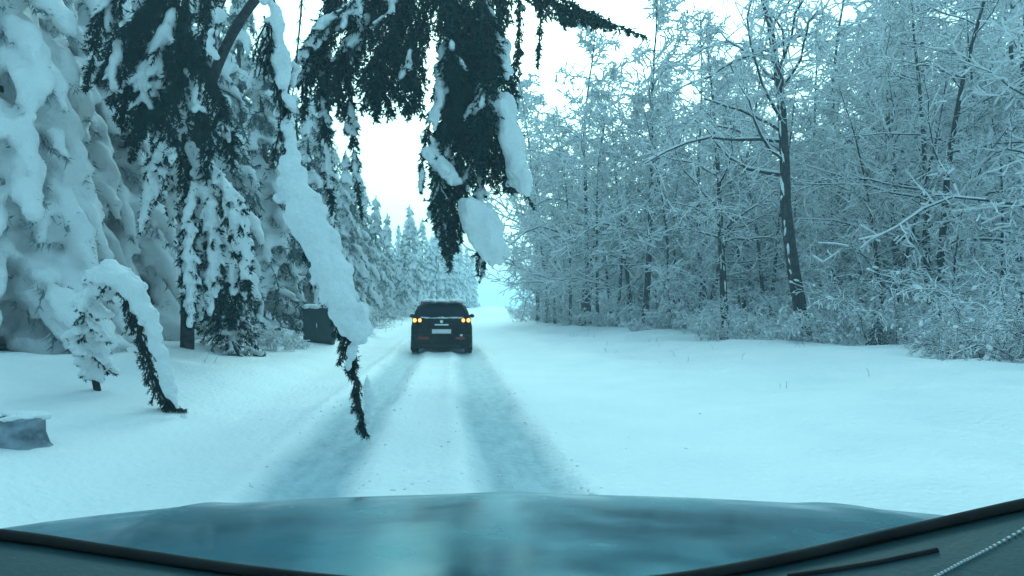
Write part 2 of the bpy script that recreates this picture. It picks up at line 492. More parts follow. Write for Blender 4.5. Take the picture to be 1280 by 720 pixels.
# ================================================================== spruce boughs
class Spruce:
    """collects the parts of one snow laden spruce"""
    def __init__(self):
        self.wood = []; self.ndl = []; self.C = []; self.T = []; self.R = []
    def snow(self, C, T, R):
        self.C.append(np.atleast_2d(C)); self.T.append(np.atleast_2d(T)); self.R.append(np.atleast_2d(R))
    def bough(self, pts, width, nd=95, nl=.075, nw=.020, twig_gap=.032, load=.6, pad=1.0, r0=.02, hang=.5, seed=None):
        """spine through pts, side twigs up to `width` m each side, snow pads on top"""
        pts = np.asarray(pts, float)
        L = np.sum(np.linalg.norm(np.diff(pts, axis=0), axis=1))
        n = max(5, int(L / .08))
        s = resample(pts, n)
        f = np.linspace(0, 1, n)
        self.wood.append(tube(s, r0 * (1 - .8 * f) + .003, 5))
        self.ndl.append(needles(s[:-1], s[1:], nd, nl, nw))
        nt_ = max(6, int(L / twig_gap))
        ft = np.sort(rng.random(nt_))
        k = np.minimum((ft * (n - 1)).astype(int), n - 2)
        p = s[k] + (s[k + 1] - s[k]) * ((ft * (n - 1)) - k)[:, None]
        t = unit(s[k + 1] - s[k])
        ref = np.where(np.abs(t[:, 2:3]) < .8, np.array([[0, 0, 1.]]), np.array([[0., 1., 0]]))
        side = unit(np.cross(t, ref)) * np.where(np.arange(nt_) % 2, 1, -1)[:, None]
        side = unit(side + .55 * rng.standard_normal((nt_, 3)))
        prof = np.clip(np.minimum(ft * 5 + .35, (1 - ft) * 2.2 + .18), 0, 1)
        ln = width * prof * (.55 + .6 * rng.random(nt_))
        d = unit(t * .75 + side * .8 + np.array([0, 0, -hang]))
        mid = p + d * (ln * .5)[:, None]
        d2 = unit(d + np.array([0, 0, -hang * .9]))
        end = mid + d2 * (ln * .5)[:, None]
        self.wood.append(prisms(p, mid, np.full(nt_, .005), np.full(nt_, .004), 3))
        self.wood.append(prisms(mid, end, np.full(nt_, .004), np.full(nt_, .002), 3))
        A = np.concatenate([p, mid]); B = np.concatenate([mid, end])
        self.ndl.append(needles(A, B, nd, nl, nw))
        # sub-twigs
        m = rng.random(nt_) < .8
        sd = unit(d[m] + .9 * rng.standard_normal((m.sum(), 3)) + np.array([0, 0, -.4]))
        e2 = mid[m] + sd * (ln[m] * .45)[:, None]
        self.ndl.append(needles(mid[m], e2, nd, nl, nw))
        # snow on the spine and on some twigs
        if load > 0:
            keep = vnoise2(np.arange(n) * .16 + 97 * rng.random(), np.full(n, 50 * rng.random()), 5) < load * .95 + .03
            if not keep.any(): return s
            c = s[keep] + np.array([0, 0, .02]) + .03 * rng.standard_normal((keep.sum(), 3))
            tt = unit(np.gradient(s, axis=0))[keep]
            r = (width * .26 * pad) * np.clip(np.minimum(f[keep] * 6 + .5, (1 - f[keep]) * 2 + .45), 0, 1) * (.6 + .7 * rng.random(keep.sum()))
            self.snow(c + np.array([0, 0, 1.]) * (r * .35)[:, None], tt, np.stack([r * 1.3, r * 1.0, r * .6], 1))
            kt = keep[k] & (rng.random(nt_) < .35 + load * .6)
            if not kt.any(): return s
            c = mid[kt] + np.array([0, 0, .02])
            r = (.05 + .13 * width * rng.random(kt.sum())) * pad
            self.snow(c, d[kt], np.stack([ln[kt] * .42 + .02, r * .8, r * .55], 1))
        return s
    def finish(self, root, base, voxel, needle='needle', bark='bark'):
        base = np.asarray(base, float)
        V, F = join(self.wood); add("trunk", set_mesh("trunk", V - base, F, M[bark], True), root)
        V, F = join(self.ndl); add("needles", set_mesh("needles", V - base, F, M[needle]), root)["kind"] = "stuff"
        if self.C:
            V, F = lumps(np.concatenate(self.C), np.concatenate(self.T), np.concatenate(self.R))
            add("snow", fuse("snow", V - base, F, voxel, M['snow']), root)["kind"] = "stuff"

def px_line(pl, y, dy=0.0):
    return np.array([P(a, b, y + dy * i / max(1, len(pl) - 1)) for i, (a, b) in enumerate(pl)])

# ---- tall spruce bowed over the road: trunk on the left verge, top arching above the lane
def overhanging_spruce():
    by = 14.2
    base = np.array([-5.05, by, gz(-5.05, by) - .05])
    T = Spruce()
    tr = resample([base, base + [.05, 0, 2.2], base + [.25, .1, 4.6], base + [1.1, .1, 6.6], base + [2.6, 0, 7.9], base + [4.3, -.1, 8.25], base + [5.9, 0, 7.9]], 40)
    T.wood.append(tube(tr, np.linspace(.14, .05, 40), 10))
    A = by
    def b(pl, w, load, y=A, dy=0., **k):
        T.bough(px_line(pl, y, dy), w, load=load, nw=.030, nl=.085, **k)
    # hanging centre curtain
    b([(610, -60), (598, 40), (585, 120), (592, 232)], .62, .12)
    b([(590, -50), (575, 40), (568, 130), (575, 215)], .52, .10, A - .25)
    b([(640, -60), (622, 30), (612, 130), (632, 236)], .42, .18, A + .15)
    b([(575, 130), (556, 200), (546, 260), (562, 322)], .36, .25, A - .1)
    b([(590, 190), (578, 260), (566, 300), (560, 338)], .30, .30, A)
    b([(600, 215), (598, 270), (603, 310), (600, 352)], .30, .35, A + .2)
    b([(650, -40), (648, 60), (640, 120), (642, 185)], .22, .3, A + .3)
    b([(560, 40), (545, 120), (530, 190), (526, 240)], .20, .5, A - .3)
    b([(612, 150), (640, 210), (668, 262)], .16, .5, A)
    # the snow loaves that lie on it
    for pl, r in (([(612, 108), (630, 150), (648, 200), (658, 232)], .30), ([(590, 262), (606, 288), (612, 318)], .33),
                  ([(606, 10), (622, 50), (640, 90)], .16), ([(536, 178), (552, 205), (570, 226)], .20), ([(548, 62), (552, 110), (545, 160)], .14)):
        s = resample(px_line(pl, A - .35), 26)
        tt = unit(np.gradient(s, axis=0)) + .25 * rng.standard_normal((26, 3))
        rr = r * (.35 + .55 * rng.random(26)) * np.interp(np.linspace(0, 1, 26), [0, .25, .75, 1], [.6, 1, 1, .5])
        T.snow(s + r * .30 * rng.standard_normal((26, 3)), tt, np.stack([rr * 1.7, rr * .75, rr * .75], 1))
    # boughs left of the gap of sky
    b([(500, -60), (470, 10), (430, 70), (392, 125)], .55, .22, A - .2)
    b([(520, -60), (500, 20), (480, 80), (452, 140)], .50, .18, A + .2)
    b([(540, -40), (520, 40), (505, 100), (512, 150)], .42, .15, A - .4)
    b([(470, -50), (440, 10), (400, 40), (362, 90)], .45, .30, A - .5)
    b([(450, -40), (436, 60), (440, 170), (452, 270)], .28, .45, A + .3)
    b([(420, -40), (405, 90), (408, 190), (420, 300)], .28, .55, A + .4)
    # bough reaching out to the right
    b([(610, -70), (680, -15), (740, 18), (806, 46)], .34, .10, A - .2, hang=.35)
    b([(620, -60), (690, 0), (730, 22), (770, 34)], .28, .10, A, hang=.3)
    b([(660, -40), (675, 10), (674, 50), (672, 86)], .16, .15, A - .1)
    # dark boughs round the trunk on the left
    b([(236, -50), (190, 20), (165, 90), (150, 160)], .62, .18, A - 1.6)
    b([(236, -20), (215, 60), (190, 120), (205, 190)], .60, .15, A - 1.5)
    b([(240, -60), (170, -30), (130, 20), (108, 110)], .45, .22, A - 1.7)
    b([(240, 40), (225, 110), (228, 180), (236, 265)], .45, .25, A - 1.4)
    b([(240, 60), (258, 100), (276, 140), (262, 196)], .40, .3, A - 1.3)
    b([(240, 130), (205, 180), (190, 230), (176, 290)], .36, .9, A - 1.6)
    b([(242, 200), (262, 260), (268, 330), (262, 396)], .40, .9, A - 1.4)
    b([(242, 190), (285, 240), (302, 300), (312, 372)], .42, .9, A - 1.5)
    b([(242, 250), (280, 300), (296, 350), (290, 408)], .42, .6, A - 1.2)
    for pl, w, ld, dy in (([(240, 10), (205, 50), (150, 70), (120, 100)], .5, .2, -.3), ([(236, 70), (200, 110), (170, 150), (165, 200)], .5, .2, -.2),
                          ([(238, -40), (262, 0), (250, 60), (240, 120)], .5, .15, -.1), ([(238, 120), (225, 160), (218, 220), (214, 280)], .42, .8, -.5),
                          ([(240, 90), (262, 140), (285, 165), (290, 215)], .42, .6, -.6), ([(242, 230), (236, 290), (238, 350), (236, 408)], .40, .9, -1.6),
                          ([(240, 180), (248, 240), (250, 320), (252, 400)], .40, .85, -1.3), ([(244, 280), (262, 330), (276, 370), (272, 412)], .4, .2, .3),
                          ([(605, 60), (600, 120), (612, 190), (622, 240)], .5, .08, .3), ([(570, 60), (560, 130), (548, 190), (545, 245)], .42, .08, .1), ([(560, 130), (552, 200), (550, 260), (556, 318)], .36, .10, -.4), ([(585, 90), (580, 160), (570, 240), (562, 300)], .42, .08, .45), ([(598, 0), (588, 80), (596, 150), (608, 226)], .6, .05, .0), ([(560, -60), (556, 0), (565, 70), (576, 150)], .5, .05, -.6), ([(630, -50), (628, 20), (606, 80), (596, 140)], .42, .05, -.2), ([(618, 130), (626, 180), (640, 215), (640, 240)], .36, .10, -.1), ([(560, -30), (560, 60), (556, 120), (562, 200)], .4, .1, .3),
                          ([(600, -20), (612, 60), (606, 140), (600, 215)], .5, .06, -.5), ([(400, 20), (392, 60), (384, 100), (378, 150)], .4, .2, .1),
                          ([(520, -30), (490, 40), (476, 100), (490, 150)], .5, .1, -.1), ([(480, -30), (455, 40), (425, 100), (430, 150)], .5, .12, .5)):
        b(pl, w, ld, A + dy)
    for pl, w, y in (([(225, -40), (180, 10), (150, 60), (140, 130)], .6, 12.2), ([(235, -30), (210, 40), (185, 100), (175, 170)], .6, 12.4), ([(236, 20), (225, 80), (210, 140), (216, 200)], .55, 12.0),
                     ([(236, 90), (246, 130), (262, 165), (258, 220)], .42, 12.3), 
                     ([(430, -50), (410, 20), (392, 70), (372, 110)], .5, 14.4), ([(470, -50), (450, 30), (430, 80), (410, 130)], .55, 14.0), ([(530, -60), (510, 10), (488, 70), (500, 140)], .55, 14.2),
                     ([(545, -50), (530, 30), (520, 90), (528, 145)], .42, 13.8), ([(500, -30), (476, 50), (462, 100), (470, 150)], .5, 13.7), ([(600, -60), (640, -20), (700, 8), (760, 30)], .36, 14.3), ([(610, -50), (650, -5), (700, 20), (720, 28)], .3, 13.9)):
        b(pl, w, .40 if y < 13 else .12, y)
    for pl, w, y in (([(575, -60), (582, 30), (590, 120), (600, 220)], .7, 14.5), ([(620, -60), (612, 40), (600, 130), (585, 230)], .65, 13.9), ([(596, 60), (584, 140), (566, 220), (560, 300)], .5, 14.3),
                     ([(545, -60), (560, 20), (574, 100), (582, 190)], .6, 14.1), ([(622, 40), (632, 120), (640, 180), (634, 236)], .45, 14.4), ([(440, -60), (420, 0), (404, 60), (400, 120)], .6, 14.6), ([(510, -60), (498, 10), (506, 80), (520, 140)], .6, 14.5)):
        b(pl, w, .08, y)
    root = empty("bowed_spruce", base, "tall dark spruce bowed right over the snowy road, boughs hanging above the car", "tree")
    T.finish(root, base, .034)
overhanging_spruce()

# ---- young tree bent down so far that its tip rests in the left wheel track
def bent_sapling():
    y = 7.1
    base = np.array([-6.2, 7.6, gz(-6.2, 7.6) - .05])
    T = Spruce()
    hang = px_line([(330, -25), (350, 90), (366, 200), (392, 300), (425, 390), (444, 470), (456, 548)], y)
    tip = hang[-1]; tip[2] = max(tip[2], gz(tip[0], tip[1]) + .01)
    arch = [base, base + [.1, -.1, 1.8], base + [.7, -.25, 3.5], base + [2.0, -.4, 4.8], base + [3.6, -.5, 4.9]]
    path = resample(np.concatenate([arch, hang]), 70)
    T.wood.append(tube(path, np.linspace(.055, .008, 70), 8))
    n = 70
    s = resample(hang, 60); tt = unit(np.gradient(s, axis=0))
    f = np.linspace(0, 1, 60)
    # folded twigs full of needles along the hanging top
    for i in range(4, 58):
        for q in range(2):
            w = .30 * (1 - .45 * f[i]) if f[i] < .75 else .16 * (1.35 - f[i])
            a = rng.random() * 6.28
            sd = np.array([math.cos(a) - .35, math.sin(a), 0]) * .55
            d = unit(tt[i] + sd)
            L = w * 1.3 * (.6 + .6 * rng.random())
            pts = [s[i], s[i] + d * L * .5, s[i] + d * L * .8 + np.array([0, 0, -.35 * L])]
            T.bough(pts, .10, nd=220, nl=.038, nw=.007, twig_gap=.035, load=.0, r0=.008)
    # snow slab lying along the outside of the bend
    sl = resample(px_line([(362, 205), (370, 240), (388, 285), (412, 340), (436, 395), (447, 415)], y - .13), 26)
    st = unit(np.gradient(sl, axis=0))
    fr = np.linspace(0, 1, 26)
    rr = .20 * np.interp(fr, [0, .12, .3, .55, .8, 1], [.35, .75, 1.05, 1.1, .95, .55]) * (.9 + .2 * rng.random(26))
    T.snow(sl + .02 * rng.standard_normal((26, 3)), st, np.stack([rr * 1.15, rr * .95, rr * .62], 1))
    k_ = rng.integers(0, 26, 90); a_ = rng.random(90) * 6.283
    rim_ = sl[k_] + np.stack([np.cos(a_), np.sin(a_) * .5, .35 * np.sin(a_)], 1) * (rr[k_] * .85)[:, None]
    q_ = rng.uniform(.025, .065, 90)
    T.snow(rim_, st[k_] + .5 * rng.standard_normal((90, 3)), np.stack([q_ * 1.5, q_, q_ * .8], 1))
    for (a, b2, r) in ((462, 500, .075), (462, 520, .06), (458, 482, .05), (440, 440, .07), (436, 455, .05)):
        c = P(a, b2, y - .1)
        T.snow(c, [0.1, 0, 1], [r * 1.7, r * .8, r * .7])
    up_ = s[2:22]; q_ = rng.uniform(.03, .075, 20)
    T.snow(up_ + np.array([.02, -.04, .02]) + .03 * rng.standard_normal((20, 3)), tt[2:22] + .2 * rng.standard_normal((20, 3)), np.stack([q_ * 1.9, q_, q_], 1))
    # upper boughs hanging from the arch
    for pl, w in (([(300, -40), (268, 40), (272, 120), (262, 150)], .10), ([(380, -30), (372, 60), (362, 150)], .09), ([(330, 20), (345, 90), (348, 160)], .08)):
        T.bough(px_line(pl, y + .2), w, nd=160, nl=.03, nw=.003, twig_gap=.04, load=.35, pad=1.2, r0=.008)
    root = empty("bent_sapling", base, "young snow laden tree bent over so its tip touches the wheel track", "tree")
    T.finish(root, base, .022)
bent_sapling()

# ---- second bowed sapling on the left bank
def bank_sapling():
    y = 8.0
    base = np.array([-4.25, 8.9, gz(-4.25, 8.9) - .05])
    T = Spruce()
    hang = px_line([(132, 340), (150, 346), (166, 375), (178, 430), (196, 480), (214, 520)], y)
    hang[-1][2] = gz(hang[-1][0], hang[-1][1]) + .03
    path = resample(np.concatenate([[base, base + [.05, -.3, .55], base + [.22, -.65, .98]], hang]), 50)
    T.wood.append(tube(path, np.linspace(.045, .006, 50), 8))
    ap = path[12:34] + np.array([0, 0, .05]) + .015 * rng.standard_normal((22, 3)); q_ = rng.uniform(.05, .085, 22)
    T.snow(ap, unit(np.gradient(path, axis=0))[12:34], np.stack([q_ * 1.6, q_, q_ * .8], 1))
    for i in range(3, 26):
        for q in range(3):
            a = rng.random() * 6.28; L = rng.uniform(.16, .34)
            e = path[i] + unit(np.array([math.cos(a), math.sin(a), -.5])) * L; e[2] = max(e[2], gz(e[0], e[1]) + .02)
            T.bough([path[i], path[i] + (e - path[i]) * .5 + [0, 0, .03], e], .10, nd=190, nl=.04, nw=.009, twig_gap=.04, load=.75, pad=1.6, r0=.006)
    s = resample(hang, 40); tt = unit(np.gradient(s, axis=0)); f = np.linspace(0, 1, 40)
    for i in range(8, 40):
        for q in range(2):
            a = rng.random() * 6.28
            d = unit(tt[i] + np.array([math.cos(a), math.sin(a), -.4]) * .7)
            L = .30 * (1 - .3 * f[i]) * (.6 + .6 * rng.random())
            end = s[i] + d * L
            end[2] = max(end[2], gz(end[0], end[1]) + .03)
            T.bough([s[i], s[i] + (end - s[i]) * .5, end], .09, nd=200, nl=.038, nw=.008, twig_gap=.04, load=.0, r0=.007)
    sl = resample(px_line([(128, 352), (146, 345), (168, 360), (184, 395), (198, 440), (214, 480), (226, 518)], y - .12), 22)
    rr = .105 * np.interp(np.linspace(0, 1, 22), [0, .2, .45, .6, 1], [.7, 1.3, 1.1, .6, .35]) * (.85 + .3 * rng.random(22))
    T.snow(sl + .025 * rng.standard_normal((22, 3)), unit(np.gradient(sl, axis=0)), np.stack([rr * 1.2, rr, rr * .8], 1))
    k_ = rng.integers(2, 20, 50); a_ = rng.random(50) * 6.283; q_ = rng.uniform(.03, .08, 50)
    T.snow(sl[k_] + np.stack([np.cos(a_), np.sin(a_) * .6, np.sin(a_) * .5], 1) * (rr[k_] * .8)[:, None], rng.standard_normal((50, 3)), np.stack([q_ * 1.3, q_, q_ * .8], 1))
    root = empty("bowed_sapling", base, "small snow buried tree bowed onto the bank, dark needles at its tip", "tree")
    T.finish(root, base, .028)
bank_sapling()

# ================================================================== upright snow laden spruces (models to copy)
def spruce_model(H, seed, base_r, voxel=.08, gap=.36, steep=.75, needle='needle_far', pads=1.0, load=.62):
    global rng
    rng = np.random.default_rng(seed)
    T = Spruce()
    tr = np.array([[.06 * math.sin(i * .7 + seed), .06 * math.cos(i * .5), H * i / 14] for i in range(15)])
    T.wood.append(tube(tr, np.linspace(H * .013 + .03, .015, 15), 8))
    z = .5
    while z < H - .25:
        f = z / H
        L0 = base_r * (1 - f) ** .8 + .15
        nb = 7 if f < .5 else 5
        a0 = rng.random() * 6.28
        for i in range(nb):
            a = a0 + i * 6.283 / nb + .35 * rng.standard_normal()
            L = L0 * (.6 + .55 * rng.random())
            u = np.array([math.cos(a), math.sin(a), 0])
            dr = steep * (.75 + .5 * rng.random())
            p0 = np.array([0, 0, z + .15 * rng.standard_normal()])
            pts = [p0, p0 + u * L * .45 + [0, 0, -.12 * L], p0 + u * L * .8 + [0, 0, -.5 * dr * L], p0 + u * L + [0, 0, -dr * L]]
            pts = [np.array([q[0], q[1], max(q[2], .12)]) for q in pts]
            T.bough(pts, .22 + .16 * L, nd=26, nl=.15, nw=.036, twig_gap=.12, load=load, pad=pads * (.9 + .5 * rng.random()), r0=.018, hang=.6)
        z += gap * (.8 + .4 * rng.random())
    C = np.concatenate(T.C); TT = np.concatenate(T.T); R = np.concatenate(T.R)
    k = int(max(3, H * .6))
    T.C.append(np.stack([np.zeros(k), np.zeros(k), np.linspace(H - .8, H, k)], 1)); T.T.append(np.tile([0, 0, 1.], (k, 1)))
    T.R.append(np.stack([np.full(k, .22), np.linspace(.2, .08, k), np.linspace(.2, .08, k)], 1))
    V, F = lumps(np.concatenate(T.C), np.concatenate(T.T), np.concatenate(T.R), low=True)
    sn = fuse("spruce_snow", V, F, voxel, M['snow'])
    V, F = join(T.wood); w = set_mesh("spruce_wood", V, F, M['bark'], True)
    V, F = join(T.ndl); nn = set_mesh("spruce_needles", V, F, M[needle])
    return [("trunk", w), ("needles", nn), ("snow", sn)]

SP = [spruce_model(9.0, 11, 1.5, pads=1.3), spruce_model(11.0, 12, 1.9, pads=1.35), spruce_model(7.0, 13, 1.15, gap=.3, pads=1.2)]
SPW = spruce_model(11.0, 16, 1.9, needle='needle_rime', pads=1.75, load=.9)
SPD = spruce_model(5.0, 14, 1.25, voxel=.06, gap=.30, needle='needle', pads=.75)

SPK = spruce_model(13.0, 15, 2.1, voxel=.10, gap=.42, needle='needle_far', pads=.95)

def place(model, name, x, y, label, group, rz=None, sc=1.0, cat="tree", dz=-.08, lean=(0, 0)):
    o = empty(name, (x, y, gz(x, y) + dz), label, cat, group, random.random() * 6.28 if rz is None else rz, sc)
    o.rotation_euler[0], o.rotation_euler[1] = lean
    for n, me in model:
        c = add(n, me, o)
        if n in ("needles", "snow", "branches", "stems"):
            c["kind"] = "stuff"
    return o

def at(px, y):          # x for a sighting at distance y
    return (px - VPX) / FPX * y

# left wood
place(SPW, "snowy_spruce", at(52, 14.2), 14.2, "rime white spruce wedged behind the broad snow plastered spruce", None, sc=.9, rz=4.0)
G_LS = "snow laden spruces on the left bank"
place(SPW, "snowy_spruce", at(-5, 11.6), 11.6, "broad spruce plastered white with snow at the edge of the left bank", None, sc=.95, rz=.4)
place(SPW, "snowy_spruce", at(112, 16.2), 16.2, "slim snow smothered spruce between the broad spruce and the bowed spruce", None, sc=1.05, rz=2.1)
for px, y, m, s in ((75, 17, 1, 1.1), (160, 18.5, 0, 1.2), (205, 24, 1, 1.1), (262, 19.5, 0, 1.15), (300, 26, 1, 1.15), (330, 21.5, 2, 1.25), (352, 31, 0, 1.2),
                    (388, 27, 2, 1.25), (402, 38, 1, 1.1), (432, 36, 0, .95), (445, 46, 0, 1.15), (470, 54, 0, 1.0), (455, 62, 1, 1.0), (484, 68, 0, 1.05), (505, 66, 2, 1.1),
                    (10, 22, 0, 1.2), (-60, 15, 1, 1.0), (520, 84, 0, 1.1), (535, 92, 2, 1.25), (498, 95, 1, 1.0), (540, 110, 0, 1.25), (553, 118, 0, 1.3), (566, 128, 1, 1.15), (545, 98, 0, 1.2), (560, 106, 2, 1.5), (574, 140, 0, 1.5), (583, 146, 1, 1.1), (590, 156, 0, 1.3), (512, 76, 0, 1.25), (528, 100, 1, 1.15)):
    place(SP[m], ("snowy_spruce", "broad_spruce", "slim_spruce")[m], at(px, y), y, ("middling snow laden spruce in the dense wood left of the road", "tall broad snow laden spruce in the dense wood left of the road", "slim narrow snow laden spruce in the dense wood left of the road")[m], (G_LS, "broad spruces in the left wood", "slim spruces in the left wood")[m], sc=s)
place(SPD, "young_spruce", at(290, 15.6), 15.6, "small dark needled spruce behind the trunk of the bowed spruce", None, sc=.62, rz=1.0)

# ================================================================== bare frosted trees (models to copy)
def bare_tree(seed, H, r0, n_limb=26, lean=.0, first=.25, twigs=5, bark='bark', tw='twig', snow_r=.027, fork=False, spread=.38, plaster=.5):
    R = np.random.default_rng(seed)
    A, B, ra, rb, lvl = [], [], [], [], []
    def seg(a, b, x, y, l):
        A.append(a); B.append(b); ra.append(x); rb.append(y); lvl.append(l)
    def grow(p, d, L, r, l, nseg, droop):
        pts = [p]
        for i in range(nseg):
            d = unit(d + .20 * R.standard_normal(3) + np.array([0, 0, droop]))
            q = p + d * L / nseg
            seg(p, q, r * (1 - i / nseg * .7), r * (1 - (i + 1) / nseg * .7), l)
            p = q; pts.append(p)
        return pts
    stems = 2 if fork else 1
    trunk_tubes = []
    for s_ in range(stems):
        pts = [np.array([.0, .0, 0])]; d = unit(np.array([lean + (.12 * (s_ * 2 - 1) if fork else 0), .03 * R.standard_normal(), 1.]))
        n = 14
        for i in range(n):
            d = unit(d + .045 * R.standard_normal(3) + np.array([0, 0, .03]))
            pts.append(pts[-1] + d * H / n)
        pts = np.array(pts)
        tr = r0 * (1 - .88 * np.linspace(0, 1, n + 1) ** .9); tr[0] *= 1.35
        trunk_tubes.append((pts, tr))
        for k in range(n_limb):
            f = first + (1 - first) * (k + R.random()) / n_limb
            f = min(f, .985)
            i = int(f * n); u = f * n - i
            p = pts[i] + (pts[min(i + 1, n)] - pts[i]) * u
            a = R.random() * 6.283
            L = H * spread * (1.05 - f) ** .7 * (.5 + .6 * R.random()) + .3
            dd = unit(np.array([math.cos(a), math.sin(a), .35 + .6 * f]))
            lp = grow(p, dd, L, max(.012, tr[i] * .38), 1, 6, -.03)
            for j in range(1, 7):
                for q in range(2):
                    b = lp[j] - (lp[j] - lp[j - 1]) * R.random()
                    dd2 = unit(unit(lp[j] - lp[j - 1]) * .7 + R.standard_normal(3) * .7)
                    L2 = L * .36 * (.5 + .7 * R.random())
                    sp = grow(b, dd2, L2, .010, 2, 3, -.05)
                    for w in range(twigs):
                        jj = R.integers(1, 4)
                        bb = sp[jj] - (sp[jj] - sp[jj - 1]) * R.random()
                        d3 = unit(unit(sp[jj] - sp[jj - 1]) * .6 + R.standard_normal(3) * .7)
                        grow(bb, d3, .18 + L2 * .38 * R.random(), .005, 3, 2, -.08)
    A = np.array(A); B = np.array(B); ra = np.array(ra); rb = np.array(rb)
    wood = [prisms(A, B, np.maximum(ra, .006), np.maximum(rb, .004), 4 if len(A) < 0 else 3)]
    tt = [tube(p, r, 9) for p, r in trunk_tubes]
    # snow resting on every twig
    d = unit(B - A)
    hor = np.sqrt(np.clip(1 - d[:, 2] ** 2, 0, 1))
    lv = np.array(lvl)
    keep = (hor > .25) & (R.random(len(A)) < .9)
    sr = (snow_r * (.55 + .8 * R.random(len(A))) + ra * .55)
    up = np.array([0, 0, 1.])
    lift = (ra + sr * .45)[:, None] * up
    sn = [prisms(A[keep] + lift[keep], B[keep] + lift[keep], sr[keep], sr[keep] * .85, 4)]
    # snow blown against the trunk
    LC, LT, LR = [], [], []
    for pts, tr in trunk_tubes:
        for i in range(len(pts) - 1):
            for q in range(5):
                if R.random() < plaster:
                    f0 = q / 5; a = pts[i] + (pts[i + 1] - pts[i]) * f0; b = pts[i] + (pts[i + 1] - pts[i]) * (f0 + .25 + .35 * R.random())
                    ang = math.radians(205 + 14 * R.standard_normal())
                    o = np.array([math.cos(ang), math.sin(ang), 0]) * tr[i] * .72
                    w = tr[i] * (.35 + .3 * R.random())
                    LC.append((a + b) / 2 + o); LT.append(b - a + .06 * R.standard_normal(3)); LR.append([np.linalg.norm(b - a) * R.uniform(.5, .9), w * R.uniform(.4, .9), w * .4])
    if LC:
        sn.append(lumps(LC, LT, LR, low=True))
    V, F = join(tt); m1 = set_mesh("bare_trunk", V, F, M[bark], True)
    V, F = join(wood); m2 = set_mesh("bare_branches", V, F, M[tw], False)
    V, F = join(sn); m3 = set_mesh("branch_snow", V, F, M['twig_snow'], True)
    return [("trunk", m1), ("branches", m2), ("snow", m3)]

BT = [bare_tree(1, 13, .17, snow_r=.012, plaster=.35), bare_tree(2, 12, .11, 28, first=.12), bare_tree(3, 14, .14, 24, lean=.10), bare_tree(4, 10, .07, 26, first=.08, spread=.34, snow_r=.018),
      bare_tree(5, 13, .12, 22, fork=True, first=.2, snow_r=.011, plaster=.3)]
BIRCH = bare_tree(6, 13, .12, 20, bark='bark_birch', plaster=.95, first=.3)
BIG = bare_tree(8, 16, .23, 34, lean=-.07, first=.34, plaster=.6, snow_r=.016)
RED = bare_tree(9, 7, .05, 20, tw='twig_red', first=.08, twigs=4, snow_r=.008, plaster=.1, fork=True, spread=.42)


def thicket(seed, n, H, wid, snow=1.0, tw='twig'):
    """a many-stemmed shrub bowed under snow"""
    R = np.random.default_rng(seed)
    A, B, ra = [], [], []
    C, T, RR = [], [], []
    for i in range(n):
        a = R.random() * 6.283; rr = wid * .35 * math.sqrt(R.random())
        p = np.array([math.cos(a) * rr, math.sin(a) * rr, -.05])
        d = unit(np.array([math.cos(a) * .45, math.sin(a) * .45, 1.]) + .25 * R.standard_normal(3))
        L = H * (.6 + .6 * R.random()); m = 7
        out_ = np.array([math.cos(a), math.sin(a), 0])
        for k in range(m):
            d = unit(d + out_ * .09 + np.array([0, 0, -.14 * k / m * 2]) + .12 * R.standard_normal(3))
            q = p + d * L / m
            A.append(p); B.append(q); ra.append(.013 * (1 - k / m * .7))
            if k > 0:
                for w in range(5):
                    d2 = unit(d * .6 + R.standard_normal(3) * .7); b0 = p + (q - p) * R.random()
                    ll = L * .17 * (.4 + R.random())
                    for e_ in range(4):
                        b1 = b0 + d2 * ll / 3; A.append(b0); B.append(b1); ra.append(.006 - .001 * e_)
                        if e_ in (1, 2):
                            b2 = b1 + unit(d2 + .9 * R.standard_normal(3)) * ll * .35; A.append(b1); B.append(b2); ra.append(.003)
                        d2 = unit(d2 + .35 * R.standard_normal(3) + np.array([0, 0, -.22])); b0 = b1
                    if R.random() < .16 * snow:
                        C.append(b0 + [0, 0, .02]); T.append(d2); RR.append([.05 + .06 * R.random(), .03 + .04 * R.random(), .02 + .03 * R.random()])
            p = q
    A = np.array(A); B = np.array(B); ra = np.array(ra)
    V, F = prisms(A, B, ra, ra * .7, 3); m1 = set_mesh("shrub_stems", V, F, M[tw])
    sr = .005 + .012 * R.random(len(A))
    lift = (ra + sr * .5)[:, None] * np.array([0, 0, 1.])
    parts = [prisms(A + lift, B + lift, sr * snow, sr * .8 * snow, 4)]
    if C:
        parts.append(lumps(C, T, RR, low=True))
    V, F = join(parts); m2 = set_mesh("shrub_snow", V, F, M['twig_snow'], True)
    return [("stems", m1), ("snow", m2)]
SH = [thicket(21, 14, 1.6, 1.6), thicket(22, 20, 1.1, 1.8, 1.2), thicket(23, 12, 2.4, 1.8, .9)]
SHB = [thicket(25, 26, 1.5, 1.5, .55), thicket(26, 22, 1.2, 1.6, .5)]

